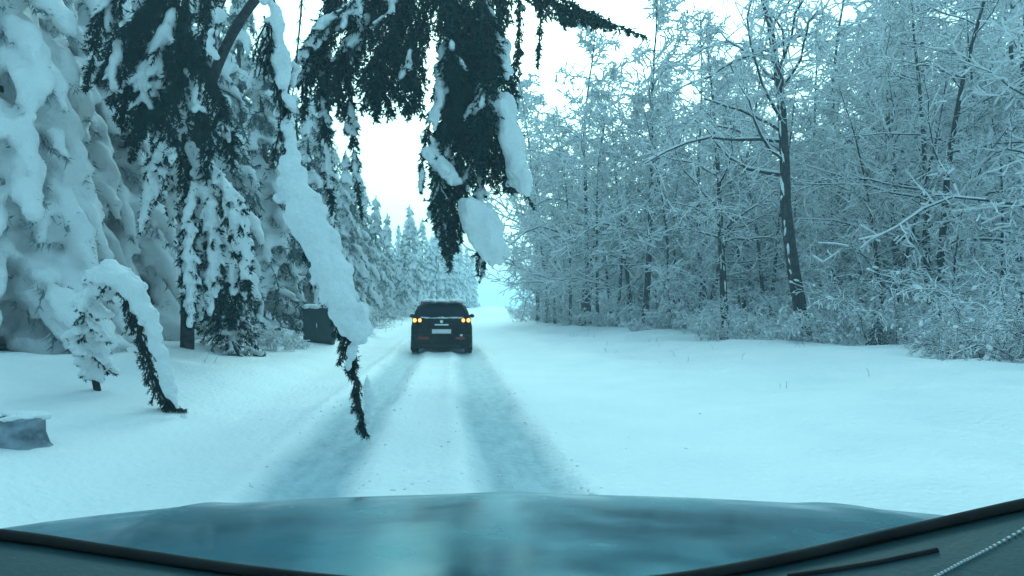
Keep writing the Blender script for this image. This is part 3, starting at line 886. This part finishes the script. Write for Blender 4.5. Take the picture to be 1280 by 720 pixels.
G_RT = "bare frosted trees in the wood right of the road"
def tb(px, y, mdl, label, name="bare_tree", sc=1.0, rz=0., group=None):
    return place(mdl, name, at(px, y), y, label, group, rz=rz, sc=sc)
tb(1004, 22.5, BIG, "thick dark trunked tree leaning left, tallest in the frosted wood", rz=0., sc=.95)
tb(906, 25, BT[0], "slender dark trunk with snow on one side left of the thick tree", rz=1.0, sc=.85)
tb(886, 33, BT[4], "twin stemmed bare tree rising behind the slender dark trunk", "twin_stem_tree", rz=.2, sc=1.05)
tb(790, 36, BT[0], "straight bare tree above the shrubs before the reddish sapling", rz=2.0, sc=.8)
tb(1083, 24, BIRCH, "pale trunked birch plastered with snow right of the thick tree", "birch_tree", rz=.6)
tb(1170, 21.5, BT[4], "twin stemmed dark tree right of the pale birch", "twin_stem_tree", rz=1.2, sc=1.0)
tb(1300, 17.5, BT[2], "dark leaning tree at the near end of the frosted wood", rz=3.3, sc=.85)
for px, y, s in ((672, 54, 1.35), (684, 50, 1.4), (700, 58, 1.5), (856, 44, 1.5), (925, 40, 1.45), (960, 46, 1.5), (1040, 38, 1.4), (1100, 42, 1.5), (1145, 34, 1.35), (1200, 38, 1.45), (1250, 30, 1.3), (694, 47, 1.2), (712, 43, 1.3), (728, 41, 1.25), (748, 38, 1.3), (772, 36.5, 1.2), (806, 34, 1.15), (838, 33, 1.1)):
    tb(px, y, BT[(1, 3, 2)[int(px) % 3]], ("tall fine twigged bare tree at the roadside edge of the frosted wood" if px < 845 else "very tall bare tree topping the frosted wood right of the road"), group=("fine twigged trees at the roadside edge" if px < 845 else "very tall trees topping the right wood"), sc=s, rz=random.random() * 6.28)
tb(672, 62, RED, "reddish bare sapling at the roadside where the road fades away", "reddish_sapling", sc=1.15)
tb(700, 52, RED, "taller reddish sapling beside the frosted shrubs of the far verge", "reddish_sapling", sc=1.2, rz=2.)
BK = [("bare_tree", "straight stout bare tree dusted with snow inside the wood right of the road"), ("low_branched_tree", "bare tree branching almost from the snow inside the wood right of the road"),
      ("leaning_tree", "leaning bare tree dusted with snow inside the wood right of the road"), ("slim_tree", "slim short bare tree dusted with snow inside the wood right of the road"),
      ("forked_tree", "forked bare tree with two stems inside the wood right of the road")]
k = 0
for px, y, s in ((735, 44, 1.0), (762, 50, 1.05), (822, 40, .95), (850, 46, 1.1), (930, 36, 1.0), (958, 31, .8), (1045, 31, 1.0), (1125, 28, .95), (1215, 25, 1.0),
                 (1250, 21, .8), (1285, 26, 1.1), (1340, 21, 1.0), (715, 70, 1.1), (745, 62, 1.1), (800, 58, 1.2), (870, 56, 1.2), (945, 48, 1.2), (1010, 42, 1.2),
                 (1075, 38, 1.15), (1140, 36, 1.2), (1200, 33, 1.1), (1262, 34, 1.2), (688, 84, 1.0), (705, 100, 1.1), (840, 35, .6), (985, 33, .7), (1110, 22.5, .62), (1190, 19.5, .55), (765, 40, .6), (875, 31, .5), (1030, 25.5, .5)):
    m = (0, 1, 3, 2, 1, 4, 3)[k % 7]; k += 1
    nm, lb = BK[m]
    tb(px, y, BT[m], lb, nm, group=G_RT + ", " + nm.replace("_", " "), sc=s, rz=random.random() * 6.28)
# background spruces among them
for px, y, m, s in ((830, 62, 1, 1.0), (905, 58, 0, 1.15), (980, 50, 1, 1.0), (1060, 46, 0, 1.2), (1150, 42, 1, 1.0), (1235, 38, 0, 1.1), (770, 74, 0, 1.1)):
    place(SP[m], "snowy_spruce", at(px, y), y, "snow laden spruce standing among the bare trees right of the road", "snow laden spruces right of the road", sc=s)

for px, y, s in ((700, 95, 1.0), (725, 84, 1.1), (750, 90, 1.1), (785, 66, 1.0), (812, 70, 1.2), (845, 64, 1.1), (880, 66, 1.2), (915, 52, 1.0), (950, 58, 1.2), (985, 44, .95), (1015, 54, 1.2), (1040, 42, 1.0),
                 (1085, 50, 1.2), (1110, 40, 1.0), (1150, 48, 1.2), (1180, 38, 1.0), (1210, 44, 1.2), (1245, 31, .9), (1280, 40, 1.1), (1310, 30, 1.0), (1350, 34, 1.1), (860, 50, .85), (930, 44, .8), (1065, 33, .75), (1150, 30, .75), (1225, 28.5, .8)):
    place(SPK, "dark_spruce", at(px, y), y, "tall dark spruce lightly dusted with snow deep in the right hand wood", "dark spruces deep in the right hand wood", sc=s)
for px, y, s in ((-40, 30, 1.1), (40, 27, 1.0), (110, 24, 1.0), (180, 31, 1.1), (235, 34, 1.1), (285, 36, 1.1), (330, 40, 1.1), (370, 46, 1.1), (410, 52, 1.1), (430, 64, 1.0), (140, 38, 1.2), (300, 48, 1.2), (20, 42, 1.2)):
    place(SPK, "dark_spruce", at(px, y), y, "tall dark spruce lightly dusted with snow deep in the left hand wood", "dark spruces deep in the left hand wood", sc=s)

G_SH = "snow bowed shrubs along the right edge of the wood"
k = 0
for px, y, s in ((664, 60, 1.0), (690, 50, 1.1), (712, 46, 1.1), (735, 40, 1.0), (760, 37, 1.0), (785, 35, .9), (812, 34, 1.0), (838, 32, .9), (865, 31, 1.0), (890, 28, .8), (925, 28, 1.0), (950, 27, .9), (975, 26, 1.0),
                 (1030, 24, 1.0), (1060, 23, 1.0), (1130, 21, 1.0), (1160, 20, 1.05), (1235, 17.5, 1.1), (1195, 18.6, .9), (720, 42, .7), (645, 72, .9), (655, 84, .9), (800, 30, .6), (1000, 30, 1.2), (1090, 27, 1.2), (1180, 24, 1.3), (1250, 21, 1.3), (985, 21.6, .8), (1024, 21.4, .75), (890, 24, .7), (922, 24, .8)):
    place(SH[k % 3], "snowy_shrub", at(px, y), y, "low shrub bowed under snow in the thicket along the wood's edge", G_SH, sc=s, cat="shrub"); k += 1
for px, y, s in ((1215, 14.6, .8), (1250, 13.6, .75), (1290, 13.0, .9), (1178, 16.0, .6)):
    place(SHB[int(px) % 2], "dark_shrub", at(px, y), y, "teal dark twiggy shrub at the near end of the wood's edge", "dark shrubs at the near end of the wood", sc=s, cat="shrub")
place(SH[2], "snowy_shrub", at(1105, 20.5), 20.5, "tall shrub thickly capped with snow at the foot of the pale birch", None, sc=1.05, cat="shrub")
place(SPD, "young_spruce", at(1096, 19.2), 19.2, "knee high dark spruce before the snow capped shrub", None, sc=.24, rz=.6)
place(SPD, "young_spruce", at(1283, 14.2), 14.2, "small dark spruce at the near end of the frosted wood", None, sc=.32, rz=2.6)
for px, y, s in ((452, 40, .9), (474, 46, .8), (440, 29, .7), (345, 18, .7), (500, 58, .9), (520, 70, .8)):
    place(SH[k % 3], "snowy_shrub", at(px, y), y, "low snow bowed shrub at the edge of the spruces left of the road", "snow bowed shrubs left of the road", sc=s, cat="shrub"); k += 1

# the wood behind, too dense to count
def forest_mass():
    R = np.random.default_rng(77)
    Vw, Vs = [], []
    def mesh_arr(me):
        V = np.empty(len(me.vertices) * 3, np.float32); me.vertices.foreach_get("co", V)
        sz = np.empty(len(me.polygons), np.int32); me.polygons.foreach_get("loop_total", sz)
        L = np.empty(len(me.loops), np.int32); me.loops.foreach_get("vertex_index", L)
        if np.all(sz == 4): F = L.reshape(-1, 4)
        else:
            F = np.concatenate([L[:0]]).reshape(-1, 4)
        return V.reshape(-1, 3), F
    br = mesh_arr(LOW[1][1]); sn = mesh_arr(LOW[2][1]); tk = mesh_arr(LOW[0][1])
    for i in range(57):
        while True:
            y = R.uniform(-40, 120)
            x = R.uniform(9, 62) if i % 2 else -R.uniform(7, 50)
            if y > 38 and abs(x) > 14 and y / abs(x) > .9: break
            if y < 9 and abs(x) < 24: break
        a = R.random() * 6.28; s = R.uniform(.9, 1.35)
        rot = np.array([[math.cos(a), -math.sin(a), 0], [math.sin(a), math.cos(a), 0], [0, 0, 1]]) * s
        o = np.array([x, y, gz(x, y) - .1])
        Vw.append((br[0] @ rot.T + o, br[1])); Vw.append((tk[0] @ rot.T + o, tk[1])); Vs.append((sn[0] @ rot.T + o, sn[1]))
    V, F = join(Vw); o = add("distant_wood", set_mesh("distant_wood", V, F, M['twig']))
    tag(o, "dense mass of bare snowy trees far back on both sides of the road", "wood", kind="stuff")
    V, F = join(Vs); c = add("snow", set_mesh("distant_wood_snow", V, F, M['twig_snow']), o); c["kind"] = "stuff"
LOW = bare_tree(31, 13, .13, 13, twigs=1, first=.1, snow_r=.06, plaster=0)
forest_mass()

# ================================================================== box on the left verge
def roadside_box():
    x, y = at(400, 20.5), 20.5
    z = gz(x, y)
    r = empty("roadside_box", (x, y, z - .05), "dark squat metal box with snowy lid on the left verge", "box")
    def bx(name, lo, hi, mat, bev=.02):
        bm = bmesh.new(); bmesh.ops.create_cube(bm, size=1)
        for v in bm.verts:
            v.co = Vector([lo[i] + (v.co[i] + .5) * (hi[i] - lo[i]) for i in range(3)])
        bmesh.ops.bevel(bm, geom=bm.edges[:], offset=bev, segments=2, affect='EDGES')
        me = bpy.data.meshes.new(name); bm.to_mesh(me); bm.free(); me.materials.append(mat)
        return add(name, me, r)
    g = noise_mat("box_steel", (.010, .030, .036), (.022, .045, .05), 5, 4, .6, .2, 30, .004, spec=.3)
    bx("plinth", (-.38, -.25, 0), (.38, .25, .12), M['plastic'])
    bx("cabinet", (-.42, -.28, .12), (.42, .28, .98), g)
    bx("door", (-.38, -.297, .17), (-.01, -.278, .90), g, .006)
    bx("door", (.01, -.297, .17), (.38, -.278, .90), g, .006)
    bx("handle", (-.05, -.32, .50), (-.025, -.297, .62), M['chrome'], .004)
    bx("lid", (-.46, -.32, .98), (.46, .32, 1.04), g)
    n = 22; C = np.stack([rng.uniform(-.4, .4, n), rng.uniform(-.25, .25, n), np.full(n, 1.07)], 1)
    V, F = lumps(C, np.tile([1., 0, 0], (n, 1)), np.tile([.14, .12, .08], (n, 1)))
    add("snow", fuse("box_snow", V, F, .03, M['snow']), r)
roadside_box()

def stump():
    x, y = -3.35, 5.7
    z = gz(x, y)
    r = empty("tree_stump", (x, y, z - .08), "low grey tree stump capped with snow on the left bank", "stump")
    r.scale = (1.05, 1.05, .74)
    k = 18; ang = np.arange(k) * 2 * math.pi / k
    V = []
    for h, rad, wob in ((0, .27, .16), (.10, .215, .12), (.22, .195, .07), (.36, .185, .05), (.375, .17, .04), (.372, .02, 0)):
        rr = rad * (1 + wob * np.sin(ang * 5 + .4) * .5 + .05 * np.random.default_rng(int(h * 100)).standard_normal(k))
        V.append(np.stack([np.cos(ang) * rr, np.sin(ang) * rr, np.full(k, h)], 1))
    V = np.concatenate(V); F = [[i * k + j, i * k + (j + 1) % k, (i + 1) * k + (j + 1) % k, (i + 1) * k + j] for i in range(5) for j in range(k)]
    add("stump_wood", set_mesh("stump_wood", V, np.array(F), M['frost_bark'], True), r)
    n = 16; C = np.stack([rng.uniform(-.12, .12, n), rng.uniform(-.12, .12, n), rng.uniform(.375, .40, n)], 1)
    V, F = lumps(C, np.tile([1., 0, 0], (n, 1)), np.tile([.09, .08, .035], (n, 1)) * rng.uniform(.6, 1.1, (n, 1)))
    add("snow_cap", fuse("stump_snow", V, F, .018, M['snow']), r)
stump()

# ================================================================== car ahead
def loft(sections, mat, name, parent, closed_ends=True, smooth=True):
    """sections: list of equally long rings of points"""
    S = np.array(sections, float); m, k = S.shape[:2]
    V = S.reshape(-1, 3); F = []
    for i in range(m - 1):
        for j in range(k):
            F.append([i * k + j, i * k + (j + 1) % k, (i + 1) * k + (j + 1) % k, (i + 1) * k + j])
    bm = bmesh.new()
    vs = [bm.verts.new(v) for v in V]
    for f in F:
        bm.faces.new([vs[i] for i in f])
    if closed_ends:
        bm.faces.new([vs[i] for i in range(k)][::-1]); bm.faces.new([vs[(m - 1) * k + i] for i in range(k)])
    bmesh.ops.recalc_face_normals(bm, faces=bm.faces[:])
    me = bpy.data.meshes.new(name); bm.to_mesh(me); bm.free()
    me.materials.append(mat)
    for p in me.polygons: p.use_smooth = smooth
    return add(name, me, parent)

def ring_section(y, hw, zb, zt, rnd, k=28, pw=3.2, tum=0.0):
    """super-ellipse cross-section at y; tum narrows the top"""
    out_ = []
    for i in range(k):
        a = 2 * math.pi * (i + .5) / k
        c, s = math.cos(a), math.sin(a)
        x = math.copysign(abs(c) ** (2 / pw), c) * hw; z = math.copysign(abs(s) ** (2 / pw), s)
        zz = (zb + zt) / 2 + z * (zt - zb) / 2
        x *= 1 - tum * max(0, z)
        out_.append((x, y, zz))
    return out_

def box_mesh(name, lo, hi, mat, parent, bev=.015, seg=2, taper=None):
    bm = bmesh.new(); bmesh.ops.create_cube(bm, size=1)
    for v in bm.verts:
        v.co = Vector([lo[i] + (v.co[i] + .5) * (hi[i] - lo[i]) for i in range(3)])
        if taper: v.co = Vector(taper(*v.co))
    bmesh.ops.bevel(bm, geom=bm.edges[:], offset=bev, segments=seg, affect='EDGES')
    me = bpy.data.meshes.new(name); bm.to_mesh(me); bm.free(); me.materials.append(mat)
    for p in me.polygons: p.use_smooth = False
    return add(name, me, parent)

def wheel(parent, x, y, r, w, side):
    k = 28
    prof = [(-w / 2, r * .62), (-w / 2, r * .93), (-w * .38, r), (w * .38, r), (w / 2, r * .93), (w / 2, r * .62)]
    secs = []
    bm = bmesh.new()
    rings = []
    for px_, pr in prof:
        rings.append([bm.verts.new((px_, math.cos(2 * math.pi * i / k) * pr, math.sin(2 * math.pi * i / k) * pr)) for i in range(k)])
    for a in range(len(prof) - 1):
        for i in range(k):
            bm.faces.new([rings[a][i], rings[a][(i + 1) % k], rings[a + 1][(i + 1) % k], rings[a + 1][i]])
    me = bpy.data.meshes.new("wheel"); bm.to_mesh(me); bm.free(); me.materials.append(M['rubber'])
    for p in me.polygons: p.use_smooth = True
    o = add("wheel", me, parent, (x, y, r))
    # rim with spokes
    parts = []
    for i in range(5):
        a = i * 2 * math.pi / 5
        parts.append(prisms([[side * w * .32, 0, 0]], [[side * w * .38, math.cos(a) * r * .6, math.sin(a) * r * .6]], [.035], [.028], 5))
    ang = np.linspace(0, 2 * math.pi, 25)
    V, F = tube(np.stack([np.full(25, side * w * .4), np.cos(ang) * r * .6, np.sin(ang) * r * .6], 1), np.full(25, .022), 6); parts.append((V, F))
    V, F = tube([[-side * w * .2, 0, 0], [side * w * .2, 0, 0], [side * w * .21, 0, 0]], [r * .58, r * .58, .001], 20); parts.append((V, F))
    V, F = join(parts)
    add("rim", set_mesh("rim", V, F, M['chrome'], True), o)
    return o

def car_ahead():
    cx, y0 = -.16, 20.8
    z0 = gz(cx + .81, y0 + .8)
    r = empty("hatchback_car", (cx, y0, z0 - .01), "dark hatchback with glowing amber tail lamps driving ahead on the snowy road", "car")
    W = .89
    # lower body
    secs = []
    for y, hw, zb, zt in ((-.02, .74, .34, .86), (.02, .84, .28, .96), (.10, .875, .24, 1.00), (.5, .89, .22, 1.0), (1.4, .89, .21, .98), (2.4, .89, .21, .96), (3.1, .87, .22, .92), (3.7, .83, .24, .82), (4.05, .72, .30, .72), (4.15, .60, .36, .62)):
        secs.append(ring_section(y, hw, zb, zt, 0, 28, 5.0))
    loft(secs, M['paint'], "body", r)
    # cabin
    secs = []
    for y, hw, zt in ((.06, .76, 1.04), (.14, .755, 1.20), (.30, .72, 1.40), (.48, .70, 1.465), (1.2, .70, 1.49), (1.9, .69, 1.47), (2.3, .70, 1.36), (2.9, .73, 1.04), (3.0, .73, .95)):
        secs.append(ring_section(y, hw * 1.12, .80, zt, 0, 28, 5.0, .12))
    loft(secs, M['paint'], "cabin", r)
    # rear window follows the tailgate slope
    def pane(name, pts, mat, thick, parent, bulge=0.):
        bm = bmesh.new()
        n = len(pts)
        f = [bm.verts.new(p) for p in pts]
        nrm = (Vector(pts[1]) - Vector(pts[0])).cross(Vector(pts[2]) - Vector(pts[0])).normalized() * thick
        g = [bm.verts.new(Vector(p) + nrm) for p in pts]
        bm.faces.new(f[::-1]); bm.faces.new(g)
        for i in range(n): bm.faces.new([f[i], f[(i + 1) % n], g[(i + 1) % n], g[i]])
        bmesh.ops.recalc_face_normals(bm, faces=bm.faces[:])
        me = bpy.data.meshes.new(name); bm.to_mesh(me); bm.free(); me.materials.append(mat)
        return add(name, me, parent)
    pane("rear_window", [(-.68, .025, 1.06), (.68, .025, 1.06), (.655, .12, 1.24), (.58, .255, 1.395), (-.58, .255, 1.395), (-.655, .12, 1.24)], M['glass'], .03, r)
    # tailgate, bumper
    tg = loft([[(-.70, -.005, .56), (.70, -.005, .56), (.74, .015, .80), (.72, .035, 1.03), (-.72, .035, 1.03), (-.74, .015, .80)],
               [(-.66, -.035, .60), (.66, -.035, .60), (.70, -.02, .80), (.68, .005, 1.0), (-.68, .005, 1.0), (-.70, -.02, .80)]], M['paint'], "tailgate", r, smooth=False)
    box_mesh("plate", (-.27, -.062, .60), (.27, -.048, .72), M['plate'], tg, .004)
    box_mesh("plate_recess", (-.32, -.048, .58), (.32, -.028, .76), M['plastic'], tg, .006)
    box_mesh("handle", (-.20, -.06, .83), (.20, -.03, .87), M['chrome'], tg, .008)
    em = bmesh.new(); bmesh.ops.create_cone(em, cap_ends=True, segments=24, radius1=.055, radius2=.048, depth=.02)
    bmesh.ops.rotate(em, verts=em.verts, cent=(0, 0, 0), matrix=Matrix.Rotation(math.radians(90), 3, 'X'))
    me = bpy.data.meshes.new("emblem"); em.to_mesh(me); em.free(); me.materials.append(M['chrome']); add("emblem", me, tg, (0, -.02, .94))
    bp = loft([ring_section(-.10, .76, .20, .56, 0, 20, 6), ring_section(-.06, .85, .17, .60, 0, 20, 6), ring_section(.12, .885, .17, .62, 0, 20, 6)], M['paint'], "rear_bumper", r)
    box_mesh("diffuser", (-.55, -.115, .19), (.55, -.05, .30), M['plastic'], bp, .015)
    box_mesh("reflector", (-.66, -.118, .44), (-.36, -.098, .51), M['redlens'], bp, .006)
    box_mesh("reflector", (.40, -.118, .44), (.66, -.098, .50), M['redlens'], bp, .006)
    box_mesh("fog_lamp", (.52, -.105, .52), (.60, -.07, .58), M['plate'], bp, .006)
    for s in (-1, 1):
        tl = box_mesh("tail_light", (s * .80 - .11 if s > 0 else -.84, -.028, .90), (.84 if s > 0 else -.69, .06, 1.05), M['redlens'], r, .02)
        m = bmesh.new(); bmesh.ops.create_uvsphere(m, u_segments=16, v_segments=10, radius=.050)
        me = bpy.data.meshes.new("bulb"); m.to_mesh(me); m.free(); me.materials.append(M['amber'])
        for p in me.polygons: p.use_smooth = True
        add("lamp", me, tl, (s * .765, -.03, .975), None, (1.05, .4, 1.1))
        inner = box_mesh("tailgate_light", (min(s * .56, s * .675), -.045, .905), (max(s * .56, s * .675), .01, 1.045), M['redlens'], tg, .015)
        m = bmesh.new(); bmesh.ops.create_uvsphere(m, u_segments=14, v_segments=8, radius=.043)
        me = bpy.data.meshes.new("bulb"); m.to_mesh(me); m.free(); me.materials.append(M['amber'])
        add("lamp", me, inner, (s * .617, -.047, .975), None, (1.1, .4, 1.2))
        # side windows
        pane("side_window", [(s * .765, .45, 1.05), (s * .765, 1.35, 1.05), (s * .70, 1.35, 1.38), (s * .70, .62, 1.38)], M['glass'], .012 * s, r)
        pane("side_window", [(s * .765, 1.42, 1.05), (s * .765, 2.5, 1.05), (s * .70, 2.05, 1.38), (s * .70, 1.42, 1.38)], M['glass'], .012 * s, r)
        # mirror
        mm = bmesh.new(); bmesh.ops.create_icosphere(mm, subdivisions=3, radius=1.)
        me = bpy.data.meshes.new("mirror"); mm.to_mesh(me); mm.free(); me.materials.append(M['plastic'])
        for p in me.polygons: p.use_smooth = True
        add("mirror", me, r, (s * .94, 2.42, 1.07), None, (.085, .055, .062))
        # roof rail
        V, F = tube([[s * .58, .40, 1.43], [s * .585, .48, 1.50], [s * .585, 1.2, 1.535], [s * .58, 1.95, 1.505], [s * .575, 2.05, 1.44]], [.014] * 5, 8)
        add("roof_rail", set_mesh("roof_rail", V, F, M['plastic'], True), r)
        wheel(r, s * .78, .78, .32, .21, s); wheel(r, s * .78, 3.35, .32, .21, s)
        box_mesh("mud_flap", (s * .80 - .10, .36, .10), (s * .80 + .09, .38, .34), M['rubber'], r, .006)
    box_mesh("windscreen_wiper", (-.03, .02, 1.055), (.40, .045, 1.075), M['plastic'], r, .004)
    box_mesh("spoiler", (-.56, .14, 1.425), (.56, .40, 1.46), M['paint'], r, .014)
    # snow on the roof
    n = 60
    C = np.stack([np.concatenate([rng.uniform(-.50, .05, 35), rng.uniform(.26, .56, 25)]), rng.uniform(.42, 1.9, n), np.full(n, 1.51)], 1)
    V, F = lumps(C, np.tile([0, 1., 0], (n, 1)), np.stack([rng.uniform(.14, .26, n), rng.uniform(.08, .15, n), rng.uniform(.04, .09, n)], 1))
    sn = add("roof_snow", fuse("roof_snow", V, F, .022, M['snow']), r)
    n = 40
    C = np.stack([rng.uniform(-.70, -.58, n), rng.uniform(.05, .30, n), rng.uniform(1.08, 1.40, n)], 1)
    # powder caked on the tailgate edges
    n2 = 26
    C2 = np.stack([rng.uniform(-.62, .62, n2), np.full(n2, .005), rng.uniform(1.03, 1.06, n2)], 1)
    V, F = lumps(C2, np.tile([1., 0, 0], (n2, 1)), np.tile([.07, .03, .018], (n2, 1)))
    add("window_snow", fuse("window_snow", V, F, .012, M['snow']), r)
car_ahead()

# ================================================================== the car the view is taken from
def own_car():
    r = empty("camera_car", (0, .2, 0), "teal bonnet and dark dashboard of the car at the bottom edge", "car")
    r.location = (0, 0, 0)
    xc = .15
    # bonnet: grid surface with a soft crown, edges rolling down
    xs = np.linspace(-1, 1, 61); ys = np.linspace(0, 1, 41)
    U, Vv = np.meshgrid(xs, ys)
    half = 1.14 - .05 * Vv ** 3
    X = xc + U * half
    front = 1.98 - .24 * np.abs(U) ** 2.2 - .08 * np.abs(U) ** 8
    Y = .80 + (front - .80) * Vv
    Z = .985 - .115 * Vv - .10 * Vv ** 4 - .022 * np.abs(U) ** 2 - .018 * np.abs(U) ** 9
    # two pressed creases
    Z += .006 * np.exp(-((np.abs(U) - .56 - .06 * Vv) / .03) ** 2) + .006 * np.exp(-(U / .10) ** 2)
    top = np.stack([X, Y, Z], -1)
    Vt = top.reshape(-1, 3); nx = 61
    i = np.arange(40)[:, None] * nx + np.arange(60)[None]
    F = np.stack([i, i + 1, i + 1 + nx, i + nx], -1).reshape(-1, 4)
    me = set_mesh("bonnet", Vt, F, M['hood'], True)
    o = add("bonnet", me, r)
    sd = o.modifiers.new("t", 'SOLIDIFY'); sd.thickness = .012; sd.offset = -1
    # front end and wings below the bonnet
    ring_top = np.concatenate([top[:, 0], top[-1, 1:-1], top[::-1, -1]])
    n = len(ring_top)
    cen = np.array([xc, 1.2, 0])
    rings = []
    for dz, gx in ((-.018, 1.005), (-.10, 1.03), (-.25, 1.045), (-.42, 1.05), (-.55, 1.02)):
        q = ring_top.copy(); q[:, :2] = (q[:, :2] - cen[:2]) * gx + cen[:2]; q[:, 2] = q[:, 2] * .4 + .86 * .6 + dz
        if dz == -.018: q[:, 2] = ring_top[:, 2] - .016
        rings.append(q)
    S = np.array(rings); m = len(rings)
    VV = S.reshape(-1, 3); FF = []
    for a in range(m - 1):
        for b in range(n - 1):
            FF.append([a * n + b, a * n + b + 1, (a + 1) * n + b + 1, (a + 1) * n + b])
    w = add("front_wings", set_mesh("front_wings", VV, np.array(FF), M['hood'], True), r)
    for s in (-1, 1):
        wheel(r, xc + s * .78, 1.25, .31, .2, s)
    # snow crust left along the front lip and a few lumps
    C, T, R_ = [], [], []
    for u in np.linspace(-.30, .62, 120):
        if rng.random() < .5: continue
        h = .95; C.append([xc + u * h, 1.97 - .24 * abs(u) ** 2.2, .985 - .115 - .10 - .03 * u * u + .004]); T.append([1, 0, 0]); R_.append([.02 * rng.uniform(.5, 1.3), .012, .006 * rng.uniform(.5, 1.5)])
    V, F = lumps(C, T, R_)
    add("snow_crust", set_mesh("snow_crust", V, F, M['snow'], True), o)["kind"] = "stuff"
    # dashboard: raised rim that dips in the middle, pad falling towards the seats
    yd = .64
    rim_px = [(-420, 652), (-200, 652), (0, 668), (150, 690), (300, 712), (450, 728), (640, 738), (800, 728), (900, 714), (1000, 694), (1100, 671), (1200, 648), (1290, 628), (1380, 612), (1520, 606)]
    rim = resample(np.array([P(a, b, yd) for a, b in rim_px]), 90)
    rim[:, 1] += -.10 * ((rim[:, 0] - .06) / .6) ** 2 * 0
    V, F = tube(rim, np.full(90, .0048), 10)
    db = []
    secs = []
    for dy, dz in ((.02, -.03), (.004, -.004), (-.02, -.0065), (-.06, -.016), (-.12, -.034), (-.20, -.07), (-.30, -.16), (-.32, -.42)):
        q = rim.copy(); q[:, 1] += dy; q[:, 2] += dz; secs.append(q)
    S = np.array(secs); m, n = S.shape[:2]
    VV = S.reshape(-1, 3); i = np.arange(m - 1)[:, None] * n + np.arange(n - 1)[None]
    FF = np.stack([i, i + 1, i + 1 + n, i + n], -1).reshape(-1, 4)
    d = add("dashboard", set_mesh("dashboard", VV, FF, M['dash'], True), r)
    add("edge_trim", set_mesh("edge_trim", V, F, M['rubber'], True), d)
    def on_dash(px, py):
        # find the pad point under a sighting
        best = None
        for f in np.linspace(0, 1, 400):
            y = yd - .30 * f
            p = P(px, py, y)
            zr = np.interp(p[0], rim[:, 0], rim[:, 2]) + np.interp(yd - y, [0, .02, .06, .12, .20, .30], [-.005, -.0065, -.016, -.034, -.07, -.16])
            e = abs(p[2] - zr)
            if best is None or e < best[0]: best = (e, np.array([p[0], y, zr]))
        return best[1]
    seam = np.array([on_dash(a, b) for a, b in ((985, 722), (1040, 714), (1100, 704), (1172, 689))])
    V, F = tube(resample(seam, 24) + [0, 0, .001], np.full(24, .0022), 6)
    add("seam", set_mesh("seam", V, F, M['rubber'], True), d)
    st = resample(np.array([on_dash(a, b) for a, b in ((1160, 728), (1200, 706), (1240, 686), (1300, 652))]), 60)
    sel = np.arange(0, 58, 2)
    for k in sel:
        V, F = prisms([st[k] + [0, 0, .0015]], [st[k + 1] + [0, 0, .0015]], [.0011], [.0011], 5)
        add("stitch", set_mesh("stitch", V, F, M['stitch']), d)
    return r
own_car()

# ================================================================== haze: cold misty air between the trees
hz = bpy.data.materials.new("haze_air"); hz.use_nodes = True
hn = hz.node_tree; hn.nodes.clear()
ho = hn.nodes.new("ShaderNodeOutputMaterial"); pv = hn.nodes.new("ShaderNodeVolumePrincipled")
pv.inputs["Color"].default_value = (.66, .88, 1.0, 1)
pv.inputs["Density"].default_value = .0027
pv.inputs["Anisotropy"].default_value = .45
hn.links.new(pv.outputs[0], ho.inputs["Volume"])
bm = bmesh.new(); bmesh.ops.create_cube(bm, size=1)
lo, hi = (-960, -60, -2.5), (960, 1900, 24)
for v in bm.verts:
    v.co = Vector([lo[i] + (v.co[i] + .5) * (hi[i] - lo[i]) for i in range(3)])
me = bpy.data.meshes.new("haze"); bm.to_mesh(me); bm.free(); me.materials.append(hz)
tag(add("haze", me), "pale cold haze hanging between the trees", kind="stuff")
